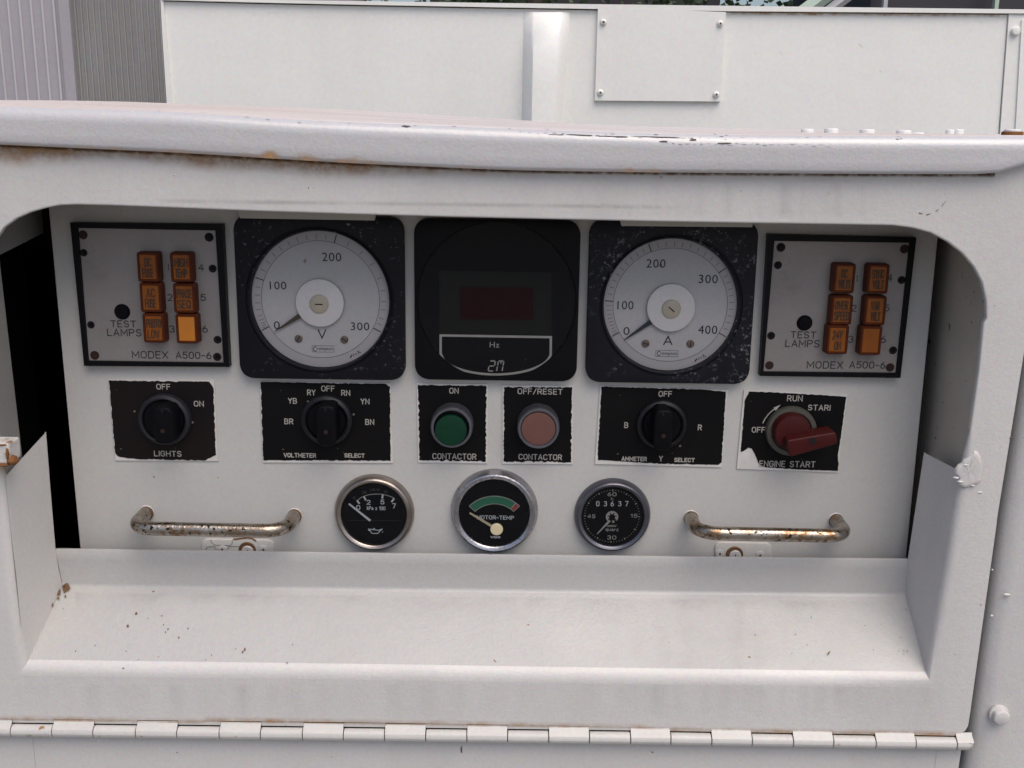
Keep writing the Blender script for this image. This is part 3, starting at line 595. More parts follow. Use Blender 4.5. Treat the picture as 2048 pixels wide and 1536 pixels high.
rotary('', 'black selector switch labelled AMMETER SELECT, below the ammeter', [(1200.5, 771), (1456, 780), (1443.6, 934.5), (1190, 928)], [(1202, 772), (1400, 777.5), (1453, 783), (1443.7, 925.7), (1437, 930), (1312, 928), (1196, 920), (1194, 912)], 'legend', 8,
       [('OFF', 1330.6, 787.8, 27, 12), ('B', 1252.5, 850.3, 8, 12), ('R', 1399.7, 855, 8, 12), ('AMMETER', 1268.3, 917.7, 51, 9.5), ('Y', 1321.8, 917.4, 8, 12), ('SELECT', 1369, 920, 41, 9)],
       (1324, 852), 50, (1324.5, 852), 41, (1327, 861), 36, 82, 'ring_dark', dots=((1360, 892),))

def button(label, white, texts, c, r, seed, cap, capm, flush):
    o = L(*c); th = Thing('push_button', label, 'push button', PANEL, (o.x, o.y, 0), 'contactor push buttons')
    bl = [(white[0][0] + 1.5, white[0][1] + 2), (white[1][0] - 2, white[1][1] + 1.5), (white[2][0] - 2, white[2][1] - 3), (white[3][0] + 1.5, white[3][1] - 3)]
    h = plate(th, white, bl, 'legend', seed, 2.6, texts); ht = .0125; cc = L(*c, ht); rr = rp(*c, r) * (1 - .02)
    th.part('collar', MB().lathe(cc, [(rr * 1.03, h), (rr * 1.03, ht - .003), (rr * 1.0, ht - .0006), (rr * .96, ht), (rr * .87, ht), (rr * .84, ht - .0012), (rr * .84, ht - .004), (0.00001, ht - .004)], 64), 'ring_metal', label='dull metal ring')
    rc = rr * cap[2] / r; hc = ht + (-.0005 if flush else .0035)
    if not flush:
        th.part('sleeve', MB().lathe(cc, [(rr * .83, ht - .004), (rr * .83, ht + .0006), (rr * .80, ht + .0012), (rc * 1.06, ht + .0014), (rc * 1.05, ht), (0.00001, ht)], 64), 'black_plastic')
    k = L(cap[0], cap[1], hc)
    th.part('button_cap', MB().lathe(k, [(rc, ht - .004), (rc, hc - .0008), (rc * .97, hc - .0002), (rc * .9, hc), (rc * .4, hc - .0001), (0.00001, hc - .0001)], 64), capm)
button('green push button labelled ON and CONTACTOR', [(833.3, 766.6), (976, 768.3), (975, 926.8), (835.8, 925)], [('ON', 908, 781.5, 19, 12), ('CONTACTOR', 908.8, 912.7, 88, 12.5)], (903, 856), 41.5, 11, (901.5, 862, 31.5), 'green', False)
button('faded red push button labelled OFF/RESET and CONTACTOR', [(1005, 770.8), (1147, 771.6), (1145.4, 928.5), (1005, 927.6)], [('OFF/RESET', 1080.3, 783, 90, 12), ('CONTACTOR', 1080.6, 914, 87, 12)], (1077, 857.6), 41.5, 12, (1077, 858, 35), 'pink', True)

# engine start switch
o = L(1584, 864); th = Thing('start_switch', 'red handled engine start switch labelled OFF, RUN and ENGINE START', 'rotary switch', PANEL, (o.x, o.y, 0))
h = plate(th, [(1488, 780), (1695, 789), (1676, 945), (1473.7, 937.7)],
      [(1497.8, 782), (1550, 784), (1642, 789), (1693, 793), (1684.6, 859), (1676, 913.6), (1678, 928), (1675.5, 942), (1603, 939.7), (1528, 935), (1517, 928), (1509.5, 910), (1503, 897), (1495, 895.4), (1487, 902), (1480, 904), (1484.7, 851), (1489, 800)], 'legend', 21, 1.2,
      [('RUN', 1589.8, 796.8, 31, 12.5), ('STARI', 1638.4, 815.3, 45, 12), ('OFF', 1517, 859.6, 27, 12), ('ENGINE START', 1574.6, 928, 112, 13)])
mb = MB(); pp = [(1524.5, 845.3), (1529, 836.5), (1536.8, 826.4), (1543, 820.5), (1549.8, 816)]
for a, b in zip(pp, pp[1:]): mb.bar(L(*a, 0), L(*b, 0), 2 * PX, 2 * PX, h + .0004)
mb.bar(L(1548, 817.5), L(1560, 808.5), 8 * PX, .4 * PX, h + .0004); th.part('arrow', mb, 'ink_white', None, None)
c = L(1584, 864, .005); rr = rp(1584, 864, 50.5)
th.part('collar', MB().lathe(c, [(rr, h), (rr, .0035), (rr * .97, .0048), (rr * .80, .005), (rr * .76, .0035), (0.00001, .0035)], 64), 'green_grey')
c2 = L(1586, 866, .012); rk = rp(1586, 864, 37)
kn = th.part('knob', MB().lathe(c2, [(rk * 1.0, .0035), (rk, .010), (rk * .94, .0125), (rk * .5, .0135), (0.00001, .0136)], 48), 'red')
a, b = L(1576, 898, .022), L(1674, 876, .022)
d = Vector((b.x - a.x, b.y - a.y)).normalized(); nn = Vector((-d.y, d.x)); hw = 12.5 * PX
out = rounded([Vector(a[:2]) - nn * hw * 1.45, Vector(b[:2]) - nn * hw * 1.0 , Vector(b[:2]) + nn * hw * 1.0, Vector(a[:2]) + nn * hw * 1.45], .0018, 5)
# the grip: a bar standing well proud of the knob
mb = MB().prism([tuple(p) for p in out], .008, .022, .0010, True)
th.part('grip', mb, 'red', kn, 40)
c3 = L(1624.7, 882, .022); th.part('hole', MB().lathe(c3, [(.0021, .0220 + E), (.0019, .0220 + E), (0.00001, .0220 + E)], 24), 'hole', kn, None)

# ---- small round gauges
def gauge(name, label, cat, co, ro, ci, ri, bm, Hg=.006):
    o = L(*co); th = Thing(name, label, cat, PANEL, (o.x, o.y, 0), 'small round gauges'); c = L(*co, Hg * .5); r = rp(*co, ro); k = L(*ci, Hg); i = rp(*ci, ri)
    c = (c.x * .5 + k.x * .5, c.y * .5 + k.y * .5)
    th.part('bezel', MB().lathe(c, [(r, 0), (r, .0012), (r * .985, .0028), (r * .93, Hg - .0004), (r * .90, Hg), (i * 1.03, Hg - .0006), (i * 1.0, Hg - .0012), (i * .985, Hg - .0026), (i * .98, Hg - .0032)], 96), bm, smooth=40)
    hd = Hg - .0026
    dl = th.part('dial', MB().lathe(c, [(i, hd), (0.00001, hd)], 96), 'gauge_black', smooth=None)
    th.part('glass', MB().lathe(c, [(i * 1.01, Hg - .0011)], 64), 'glass', smooth=None)
    return th, dl, hd
g = lambda x, y: (660 + x / 4.876, 940 + y / 4.876)
th, dl, hd = gauge('oil_pressure_gauge', 'small round gauge marked kPa x100 with an oil can symbol, nearest the left handle', 'pressure gauge', (747.6, 1027.8), 79.5, (747.6, 1029.6), 65, 'chrome_brown')
z = hd + E
mb = MB(); ap = [g(265, 300), g(300, 270), g(345, 250), g(390, 239), g(430, 235), g(475, 234), g(515, 237), g(560, 248), g(600, 262), g(628, 275)]
for a, b in zip(ap, ap[1:]): mb.bar(L(*a, z), L(*b, z), 1.4 * PX, 1.4 * PX, z)
th.part('scale_line', mb, 'ink_white', dl, None)
for a, b in ((g(262, 295), g(288, 328)), (g(330, 258), g(350, 295)), (g(515, 240), g(509, 278)), (g(625, 277), g(600, 312))): th.part('scale_mark', MB().bar(L(*a, z), L(*b, z), 3.6 * PX, 3.6 * PX, z + E * .5), 'ink_bright', dl, None)
swords(th, dl, [('0',) + g(276, 365) + (8, 10), ('2',) + g(376, 315) + (8, 10), ('5',) + g(511, 312) + (8, 10), ('7',) + g(624, 350) + (7.5, 11)], 'ink_bright', z, 1.6)
swords(th, dl, [('kPa x 100',) + g(450, 372) + (37, 8)], 'ink_bright', z, 1.25)
swords(th, dl, [('0',) + g(236, 272) + (5, 5.5), ('28',) + g(333, 218) + (9, 6), ('LB/IN',) + g(440, 192) + (19, 5), ('70',) + g(543, 214) + (8, 5)], 'ink_faint', z, 1.0)
mb = MB(); mb.bar(L(*g(180, 492), z), L(*g(690, 494), z), .5 * PX, .5 * PX, z); th.part('dial_line', mb, 'ink_faint', dl, None)
mb = MB(); cn = [(375, 575), (395, 596), (408, 618), (468, 618), (488, 592), (512, 575)]
for a, b in zip(cn, cn[1:]): mb.bar(L(*g(*a), z), L(*g(*b), z), 1.7 * PX, 1.7 * PX, z)
for a, b in (((512, 575), (470, 588)), ((470, 588), (430, 582)), ((430, 582), (375, 575)), ((375, 575), (376, 588)), ((376, 588), (400, 594)), ((430, 583), (430, 570)), ((422, 571), (438, 571)), ((513, 600), (513, 608))): mb.bar(L(*g(*a), z), L(*g(*b), z), 1.7 * PX, 1.7 * PX, z + E * .3)
th.part('oil_can_symbol', mb, 'ink_bright', dl, None)
th.part('pointer', MB().rod(L(741, 1040.5, z), L(698, 1006.7, z), 4.6 * PX, 3.2 * PX, hd + .0007, hd + .0011), 'ink_bright', smooth=None)

th, dl, hd = gauge('temperature_gauge', 'round chrome gauge marked MOTOR-TEMP with green band and cream pointer, largest of the three', 'temperature gauge', (988.6, 1024.5), 87, (988.7, 1027.8), 70, 'chrome', .0068)
z = hd + E; c = L(989, 1059, z); s_ = PX * sc_at(989, 1030)
for r0_, r1_, a0, a1, mm, zz in ((53.2, 70.8, 45.0, 136.8, 'ink_white', 0), (54.6, 69.4, 54.6, 135.6, 'band_green', E), (54.6, 69.4, 46.2, 53.2, 'band_red', E)):
    th.part('scale_band' if mm != 'ink_white' else 'band_border', MB().ring(c, r0_ * s_, r1_ * s_, z + zz * .6, 40, R(a0), R(a1)), mm, dl, None)
swords(th, dl, [('MOTOR-TEMP', 990.8, 1035, 74, 8.5), ('VDO', 990.8, 1074.3, 20, 4.5)], 'ink_bright', z, 1.4)
h_ = L(993.3, 1058.5, hd + .0012); pt = th.part('pointer', MB().rod(h_, L(939.3, 1026, hd + .001), 6 * PX, 3.6 * PX, hd + .0006, hd + .001), 'cream', smooth=None)
th.part('pointer_cap', MB().lathe(h_, [(12.7 * s_, hd + .0006), (12.7 * s_, hd + .0014), (11.5 * s_, hd + .0017), (0.00001, hd + .0018)], 40), 'cream', pt)

th, dl, hd = gauge('hour_meter', 'small round black hour meter reading 03637, with a ring of minute dots', 'hour meter', (1225.3, 1033), 76, (1226, 1034), 62, 'chrome_dark')
z = hd + E; c = L(1223.8, 1032.6, z); s_ = PX * sc_at(1224, 1033)
for k in range(60):
    a = R(6 * k + 90); big = k % 5 == 0; rr0, rr1 = (52.2, 56) if big else (53.6, 55.2); d = Vector((math.cos(a), math.sin(a)))
    th.part('minute_mark', MB().bar(Vector(c[:2]) + d * rr0 * s_, Vector(c[:2]) + d * rr1 * s_, (1.7 if big else 1.1) * s_, (1.7 if big else 1.1) * s_, z), 'ink_white', dl, None)
swords(th, dl, [('60', 1224, 988.6, 18, 8), ('45', 1182.8, 1032.6, 16, 8), ('15', 1268, 1031.6, 14, 8), ('30', 1223.4, 1075, 18, 8.5)], 'ink_white', z, 1.3)
swords(th, dl, [('quarz', 1224, 1058.8, 26, 7)], 'ink_white', z, 1.1)
swords(th, dl, [(t, x, 1007.4, 6.6, 11) for t, x in (('0', 1195.7), ('3', 1210.9), ('6', 1224.6), ('3', 1239.6), ('7', 1253.4))], 'ink_bright', z, 1.5)
words(th, dl, [('h', 1224.2, 997.6, 4.5, 6)], 'ink_white', z, .0)
cc = L(1224.1, 1033.8, z); mb = MB().ring(cc, 9.3 * s_, 12.3 * s_, z, 40, R(-40), R(240))
for k in range(5):
    a = R(-10 + k * 50); d = Vector((math.cos(a), math.sin(a))); mb.bar(Vector(cc[:2]) + d * 6 * s_, Vector(cc[:2]) + d * 10 * s_, 4.2 * s_, 4.6 * s_, z + E * .3)
mb.bar(L(1226.5, 1041.2, z), L(1226.5, 1045.3, z), 4 * s_, 4 * s_, z); mb.bar(L(1214.5, 1051.5, z), L(1234, 1050.2, z), 1.6 * s_, .6 * s_, z); mb.bar(L(1213, 1053.6, z), L(1232, 1053, z), .6 * s_, 1.2 * s_, z)
th.part('centre_emblem', mb, 'ink_white', dl, None)
th.part('pointer', MB().rod(L(1219.7, 1040.2, z), L(1194, 1067.2, z), 4.4 * s_, 1.8 * s_, hd + .0006, hd + .001), 'ink_white', smooth=None)

# ================================================================== control panel plate
th = Thing('control_panel', 'off-white instrument panel plate recessed in the cabinet, with two pull handles', 'control panel', PANEL, (L(1000, 800).x, L(1000, 800).y, 0))
pq = [L(89, 330), L(1889, 345), L(1805.5, 1185), L(168, 1180)]
th.part('plate', MB().prism([(p.x, p.y) for p in pq], -.0025, 0, .0006, True), 'paint_panel')
for x0, y0, x1, y1, x2, y2, x3, y3 in ((473, 416, 751, 428, 749, 441, 480, 436.5), (1239, 436, 1506, 446, 1505, 454.5, 1243, 452)):
    hs = .0085; a = [L(x, y, hs) for x, y in ((x0, y0), (x1, y1), (x2, y2), (x3, y3))]
    th.part('top_strip', MB().prism([(p.x, p.y) for p in a], .0005, hs, .0003, True), 'tape', smooth=None)
def pull(l, r, rad=4.05):
    a, b = L(*l), L(*r); hh = .0265; rb = .0125; P = [Vector((a.x, a.y, -.001)), Vector((a.x, a.y, .004))]
    for k in range(9): t = R(90 * k / 8); P.append(Vector((a.x + rb * (1 - math.cos(t)), a.y, hh - rb + rb * math.sin(t))))
    n0 = len(P); 
    for k in range(1, 12): P.append(Vector((a.x + rb + (b.x - a.x - 2 * rb) * k / 12, a.y + (b.y - a.y) * k / 12, hh)))
    for k in range(9): t = R(90 * k / 8); P.append(Vector((b.x - rb + rb * math.sin(t), b.y, hh - rb + rb * math.cos(t))))
    P += [Vector((b.x, b.y, .004)), Vector((b.x, b.y, -.001))]
    ho = th.part('pull_handle', MB().tube(P, .0041, 24), 'handle', smooth=50)
    for c in (a, b):
        th.part('paint_ring', MB().lathe(c, [(.0047, 0), (.0046, .0003), (.0043, .0006), (.0040, .0007)], 28), 'paint', ho)
        th.part('rust_collar', MB().lathe((c.x + .0002, c.y - .0002), [(.0045, .0008), (.0044, .0018), (.0040, .002)], 24), 'rust_dark', ho)
pull((292.7, 1025), (588.6, 1030.5)); pull((1381, 1034.5), (1671, 1040))
def lock(pl, c, scr, kind):
    a = [L(*p, .0012) for p in pl]; s_ = .0012
    po = th.part('lock_plate', MB().prism([tuple(p) for p in rounded([(q_.x, q_.y) for q_ in a], .004, 6)], 0, s_, .0006), 'paint_panel', label='paint-covered lock plate below the handle')
    k = L(*c, .002); r = rp(*c, 17)
    th.part('rust_ring', MB().lathe(k, [(r * 1.02, s_), (r * 1.0, s_ + .0006), (r * .9, s_ + .0009), (r * .8, s_ + .0004), (0.00001, s_ + .0004)], 32), 'rust_dark', po)
    th.part('key_cylinder', MB().lathe((k.x + .0003, k.y - .0006), [(r * .7, s_), (r * .7, s_ + .0012), (r * .62, s_ + .0016), (0.00001, s_ + .0016)], 28), 'hub', po)
    th.part('keyway', MB().bar((k.x + .0003, k.y - .0006 - r * .4), (k.x + .0004, k.y - .0006 + r * .3), .0005, .0005, s_ + .0018), 'hole', po, None)
    for sx, sy in scr:
        q_ = L(sx, sy, s_); th.part('screw', MB().lathe(q_, [(.0026, s_), (.0024, s_ + .0005), (.0011, s_ + .0007), (0.00001, s_ + .0007)], 20), 'paint_panel', po)
        th.part('screw_socket', MB().lathe(q_, [(.0008, s_ + .0008), (0.00001, s_ + .00085)], 12), 'rust_dark', po, None)
lock([(402, 1078), (548, 1080), (548, 1140), (404, 1140)], (494, 1101), ((445, 1098), (527, 1098.5)), 0)
mb = MB()
for pts in ([(421, 1080), (422, 1086), (430, 1091), (460, 1092), (464, 1087), (464, 1080)], [(411, 1100), (414, 1095), (428, 1093), (432, 1100)], [(455, 1100), (456, 1094), (478, 1094)]):
    for a, b in zip(pts, pts[1:]): mb.bar(L(*a, .002), L(*b, .002), 1.0 * PX, 1.0 * PX, .0014)
th.part('paint_crack', mb, 'chip', None, None)
mb = MB(); pts = [(466, 1079.5), (480, 1078), (494, 1076.5), (505, 1078), (512, 1083)]
for a, b in zip(pts, pts[1:]): mb.bar(L(*a, .002), L(*b, .002), 3.0 * PX, 3.5 * PX, .0015)
th.part('rust_run', mb, 'rust', None, None)
lock([(1430, 1084), (1544, 1086), (1544, 1150), (1430, 1150)], (1469.4, 1110), ((1439.6, 1107), (1520, 1110)), 1)

# ================================================================== the cabinet around it
FY, BY = .560, .603       # front face, back edge of the tray
cab = Thing('generator_cabinet', 'white painted steel cabinet with rusty hood edge, recessed opening, sloping tray and piano hinge', 'cabinet', WORLD, (0, FY, 0))
fp = lambda x, y, d=0.0: at(x, y, FY + d)

def fillet(Cp, a, b, r, n=7):
    out = []
    for k in range(n + 1):
        t = k / n; out.append((Cp + a * r) * (1 - t) ** 2 + Cp * 2 * t * (1 - t) + (Cp + b * r) * t * t)
    return out
# opening outline, anticlockwise in the photo from bottom-left corner along the bottom, up the right, over the top, down the left
def arcpts(p0, p1, p2, n): return [tuple((Vector(p0) * (1 - t) ** 2 + Vector(p1) * 2 * t * (1 - t) + Vector(p2) * t * t)) for t in [k / n for k in range(n + 1)]]
bot = [(50, 1335), (250, 1338), (500, 1341), (800, 1345), (1100, 1350), (1400, 1354), (1700, 1358), (1856, 1360)]
rgt_low = [(1876, 1240), (1898, 1115), (1916, 1000), (1926, 945)]
rgt_up = [(1941, 860), (1958, 740), (1968, 645)]
arc_r = [(1974, 636), (1972, 600), (1964, 565), (1948, 534), (1925, 507), (1896, 484), (1862, 466), (1825, 456)]
top = [(1785, 451), (1700, 449.5), (1500, 446.5), (1300, 443), (1100, 438.5), (900, 434), (700, 428.5), (500, 422), (350, 416), (220, 411)]
arc_l = [(150, 409.5), (118, 411), (88, 417), (60, 425), (33, 437), (8, 455), (-8, 478), (-18, 505), (-24, 540)]
lft_up = [(-24, 640), (-14, 760), (-4, 880), (0, 925)]
lft_low = [(4, 960), (14, 1050), (25, 1160), (36, 1260)]
Y1, UPV = Vector((0, 1, 0)), Vector((0, 0, 1))
cols = []      # (front point, outward dir a, inward dir b, radius, target)
flB = (125, 1172); frB = (1811, 1190); TLB = at(*flB, BY); TRB = at(*frB, BY)
def lerp2(p, q, t): return tuple(Vector(p) * (1 - t) + Vector(q) * t)
for i, p in enumerate(bot):
    t = (p[0] - bot[0][0]) / (bot[-1][0] - bot[0][0]); P = fp(*p); T = TLB * (1 - t) + TRB * t
    b = (T - P).normalized(); a = Vector((0, 0, -1))
    if i == 0: a = Vector((-1, 0, -1))
    if i == len(bot) - 1: a = Vector((1, 0, -1))
    cols.append((P, a, b, .0050, T))
def side(pts, tgt, a, rr):
    for p, tg in zip(pts, tgt):
        P = fp(*p); T = tg; b = (T - P).normalized(); cols.append((P, a, b, rr, T))
side(rgt_low, [at(1813.5, 1150, BY), at(1816, 1115, BY), at(1832, 1010, BY), at(1848, 905, BY)], Vector((1, 0, 0)), .0045)
nlow = len(cols)
def edge(pts, depth=.0025):
    for i, p in enumerate(pts):
        P = fp(*p)
        allp = pts; q0 = fp(*pts[max(0, i - 1)]); q1 = fp(*pts[min(len(pts) - 1, i + 1)]); d = (q1 - q0).normalized(); a = Vector((d.z, 0, -d.x))
        cen = fp(1000, 850)
        if a.dot(P - cen) < 0: a = -a
        cols.append((P, a, Y1, .0011, P + Y1 * depth))
edge(rgt_up + arc_r + top + arc_l + lft_up)
nup = len(cols)
side(lft_low[:1], [at(92, 864, BY)], Vector((-1, 0, 0)), .0045)
side(lft_low[1:], [at(101, 980, BY), at(111, 1098, BY), at(117, 1135, BY)], Vector((-1, 0, 0)), .0045)
rows = [fillet(c[0], c[1], c[2], c[3]) for c in cols]
inner_loop = [r[0] for r in rows]
outer = [fp(*p) for p in ((-260, 270), (2110, 300), (2096, 430), (2048, 705), (1996, 1025), (1990.6, 1067), (1962, 1270), (1939, 1435), (1936, 1452), (1930, 1462), (1919, 1468), (1600, 1461.5), (1200, 1453), (700, 1444.5), (300, 1440.5), (0, 1437.5), (-260, 1435))]
allv = outer + inner_loop; tr = geometry.tessellate_polygon([[Vector((v.x, v.z, 0)) for v in outer], [Vector((v.x, v.z, 0)) for v in inner_loop]])
mb = MB()
fs = []
for t in tr:
    a, b, c = [allv[i] for i in t]; fs.append(list(t) if (b - a).cross(c - a).y < 0 else list(t)[::-1])
mb.add(allv, fs)
no = len(outer); mb.add(outer + [v + Y1 * .0022 for v in outer], [[i, (i + 1) % no, no + (i + 1) % no, no + i] for i in range(no)])
nr = len(rows); mb.grid(rows + [rows[0]])
front = cab.part('front_frame', mb, 'paint', smooth=40)
# upper cut edge of the sheet
mb = MB(); mb.grid([[rows[i][-1], rows[i][-1] + Y1 * .002] for i in range(nlow, nup)]); cab.part('sheet_edge', mb, 'paint', front, 40)
# tray: floor, side flanges, back lip
mb = MB()
nb = len(bot)
mb.grid([[rows[i][-1], rows[i][-1] * .5 + cols[i][4] * .5, cols[i][4] + Vector((0, -.0015, -.0006))] for i in range(nb)])
lip_px = lambda t: (111 + (1816 - 111) * t, 1098 + 20 * t + 1.5 * math.sin(t * 3))
lip = []
for i in range(nb):
    t = i / (nb - 1) if False else (bot[i][0] - bot[0][0]) / (bot[-1][0] - bot[0][0]); T = cols[i][4]; U = at(*lip_px(t), BY)
    lip.append([T + Vector((0, -.0015, -.0006)), T + Vector((0, -.0004, .0004)), T + Vector((0, 0, .0018)), T * .3 + U * .7, U - UPV * .0006, U + Vector((0, .0003, -.0001)), U + Vector((0, .0016, -.0001)), U + Vector((0, .002, -.001)), U + Vector((0, .002, -.02))])
mb.grid(lip)
mb.k = 1
fl = list(range(nb - 1, nlow)); mb.grid([[rows[i][-1], rows[i][-1] * .5 + cols[i][4] * .5, cols[i][4], cols[i][4] + Vector((.0010, .0004, 0))] for i in fl])
fl = list(range(nup, nr)) + [0]; mb.grid([[rows[i][-1], rows[i][-1] * .5 + cols[i][4] * .5, cols[i][4], cols[i][4] + Vector((-.0010, .0004, 0))] for i in fl])
mb.k = 0
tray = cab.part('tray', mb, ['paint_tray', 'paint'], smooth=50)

# inner side walls and dark interior behind
wallR = Vector((fp(1975, 640).x + .0025, 0, 0)).x
mb = MB(); zc = fp(1000, 372).z; zt, zb = zc - .0005, .97
mb.quad((wallR, FY + .0028, zb), (wallR, .70, zb), (wallR, .70, zt), (wallR, FY + .0028, zt)); cab.part('right_inner_wall', mb, 'paint_wall', smooth=None)
wallL = fp(-24, 640).x - .0012
mb = MB(); y1 = FY + .030; ztop = at(40, 500, FY + .03).z
mb.add([(wallL, FY + .0028, zb), (wallL, FY + .0028, zt), (wallL, y1 + .05, zt), (wallL, y1 + .05, ztop + .004), (wallL, y1 - .008, ztop - .002), (wallL, y1, zb)], [[0, 1, 2, 3, 4, 5]])
cab.part('left_inner_wall', mb, 'wall_grey', smooth=None)
mb = MB(); xl, xr = wallL - .05, wallR + .003
mb.quad((xl, .72, zb), (xr, .72, zb), (xr, .72, zt), (xl, .72, zt)); mb.quad((xl, FY + .003, zb), (xl, .72, zb), (xl, .72, zt), (xl, FY + .003, zt)); mb.quad((xr, FY + .003, zb), (xr, .72, zb), (xr, .72, zt), (xr, FY + .003, zt))
mb.quad((xl, FY + .003, zb), (xr, FY + .003, zb), (xr, .72, zb), (xl, .72, zb))
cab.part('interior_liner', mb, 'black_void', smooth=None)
mb = MB(); mb.box((xl, FY + .003, zc), (xr, .72, zc + .002)); cab.part('recess_ceiling', mb, 'paint_wall', smooth=None)

# hood
HY = .5535
xs = list(range(-300, 2200, 50))
def interp(tab, x):
    for (x0, y0), (x1, y1) in zip(tab, tab[1:]):
        if x <= x1: return y0 + (y1 - y0) * (x - x0) / (x1 - x0)
    (x0, y0), (x1, y1) = tab[-2:]; return y0 + (y1 - y0) * (x - x0) / (x1 - x0)
def smooth_tab(tab): return lambda x: sum(interp(tab, x + d) for d in (-60, -30, 0, 30, 60)) / 5
u_bot = smooth_tab([(-300, 277), (0, 290), (350, 305.5), (600, 321), (700, 327), (1000, 340.5), (1100, 342.5), (1300, 345.5), (1700, 348.5), (2300, 350)])
u_top = smooth_tab([(-300, 200), (0, 211), (330, 220), (600, 238), (1060, 257), (1300, 265), (1560, 269), (1800, 270), (2300, 272)])
u_back = smooth_tab([(-300, 196), (0, 204.5), (330, 212), (600, 222), (1060, 241), (1300, 251), (1560, 257), (2000, 265), (2300, 268)])
HR = .0068
def hood_col(x):
    yb = u_bot(x)
    if x > 1990: yb -= (x - 1990) * .30
    pb = at(x, yb, HY); zt_ = at(x, u_top(x), HY + HR * .6).z; zk = at(x, u_back(x), .98).z
    X = pb.x; col = [Vector((X, HY + .012, pb.z + .0012)), Vector((X, HY + .0025, pb.z)), Vector((X, HY + .0006, pb.z + .0006)), Vector((X, HY, pb.z + .0022)), Vector((X, HY, (pb.z + zt_ - HR) / 2)), Vector((X, HY, zt_ - HR - .0015))]
    for k in range(9):
        a = R(90 * k / 8); col.append(Vector((X, HY + HR * (1 - math.cos(a)), zt_ - HR + HR * math.sin(a))))
    xk = X
    for k in range(1, 9): t = k / 8; col.append(Vector((xk, HY + HR + (.98 - HY - HR) * t, zt_ + (zk - zt_) * (1 - (1 - t) ** 1.6))))
    return col
hc = [hood_col(x) for x in xs]
mb = MB(); mb.grid([c[:13] for c in hc]); mb.k = 1; mb.grid([c[12:] for c in hc]); mb.k = 0
hood = cab.part('hood', mb, ['paint_hood', 'paint_hoodtop'], smooth=60)
me = hood.data
# chips on the hood's front edge
def hood_pt(x, s, off=.00025):
    c = hood_col(x); i = int(s); f = s - i; p = c[i] * (1 - f) + c[i + 1] * f; a = (c[i + 1] - c[i]).normalized(); n = Vector((0, -a.z, a.y)); 
    if n.y > 0 and n.z < 0: n = -n
    return p + n * off
rnd = random.Random(4)
chips = [(1120 + 42 * k + rnd.uniform(-10, 10), 9.6 + rnd.uniform(-.3, .3), rnd.uniform(16, 40), rnd.uniform(.14, .36)) for k in range(6)]
chips += [(1040 + 17 * k, 9.6 + rnd.uniform(-.5, .5), rnd.uniform(2, 8), rnd.uniform(.04, .12)) for k in range(28)]
chips += [(1330 + 14 * k, 7.2 + rnd.uniform(-.4, .4), rnd.uniform(2, 8), rnd.uniform(.03, .10)) for k in range(24)]
chips += [(rnd.uniform(300, 2000), rnd.uniform(9.5, 12.5), rnd.uniform(2, 6), rnd.uniform(.05, .2)) for k in range(22)]
chips += [(1325, 7.9, 12, .5), (1383, 8.8, 9, .5), (1445, 7.6, 20, .35), (812, 10.5, 9, .6)]
mb = MB()
for x, s, ln, hh in chips:
    n = 10; vs = []
    for k in range(n):
        a = 2 * math.pi * k / n; q_ = rnd.uniform(.5, 1.1); vs.append(hood_pt(x + math.cos(a) * ln * q_, s + math.sin(a) * hh * q_))
    mb.add(vs, [list(range(n))[::-1]])
cab.part('paint_chips', mb, 'chip', hood, None, kind='stuff')
# rust along the seam under the hood
def sheet(name, xs_, prof, mt, parent, seedv=0):
    """thin stain sheet; prof(x) -> list of (point, amount)"""
    mb = MB(); rows_ = [prof(x) for x in xs_]; mb.grid([[p for p, a in r] for r in rows_]); 
    return cab.part(name, mb, mt, parent, 60, attr=[a for r in rows_ for p, a in r])
def seam(x):
    yb = u_bot(x) - 4; k = mnoise.noise(Vector((x * .006, 1.3, 0))) * .5 + .5; k2 = mnoise.noise(Vector((x * .03, 7.7, 0))) * .5 + .5
    s = (1.0 if x < 760 else max(.12, 1 - (x - 760) / 420)) * (.7 + 1.3 * k * k2)
    ln = 16 + 44 * k * (1 if x < 900 else .4)
    return [(fp(x, yb + ln * t, -.0003), max(0, min(1, s * (1 - t) ** 1.4 * 1.25))) for t in (0, .12, .25, .4, .6, .8, 1)]
sheet('rust_stain', range(-250, 1700, 12), seam, 'stain_rust', front)
def seam2(x):
    return [(fp(x, u_bot(x) - 4 + d, -.0005), a) for d, a in ((0, 1), (4, 1), (6, .8), (10, 0))]
sheet('seam_grime', range(-250, 2000, 20), seam2, 'stain_dark', front)
def seam3(x):
    k = max(0, mnoise.noise(Vector((x * .02, 3.3, 0)))) + max(0, 1 - abs(x - 541) / 30) * 1.3 + max(0, 1 - abs(x - 600) / 50) * .6 + max(0, 1 - abs(x - 715) / 25) * .7 + max(0, 1 - abs(x - 1260) / 20) * .5
    ln = 5 + 14 * min(1, k); yb = u_bot(x)
    return [(at(x, yb - ln * t - .5, HY - .0003), max(0, min(1, (k * .9 + .12) * (1 - t) ** .8)) if x < 1350 else .1 * (1 - t)) for t in (0, .2, .4, .7, 1)]
sheet('hood_rust_stain', range(-250, 1500, 8), seam3, 'stain_rust', hood)
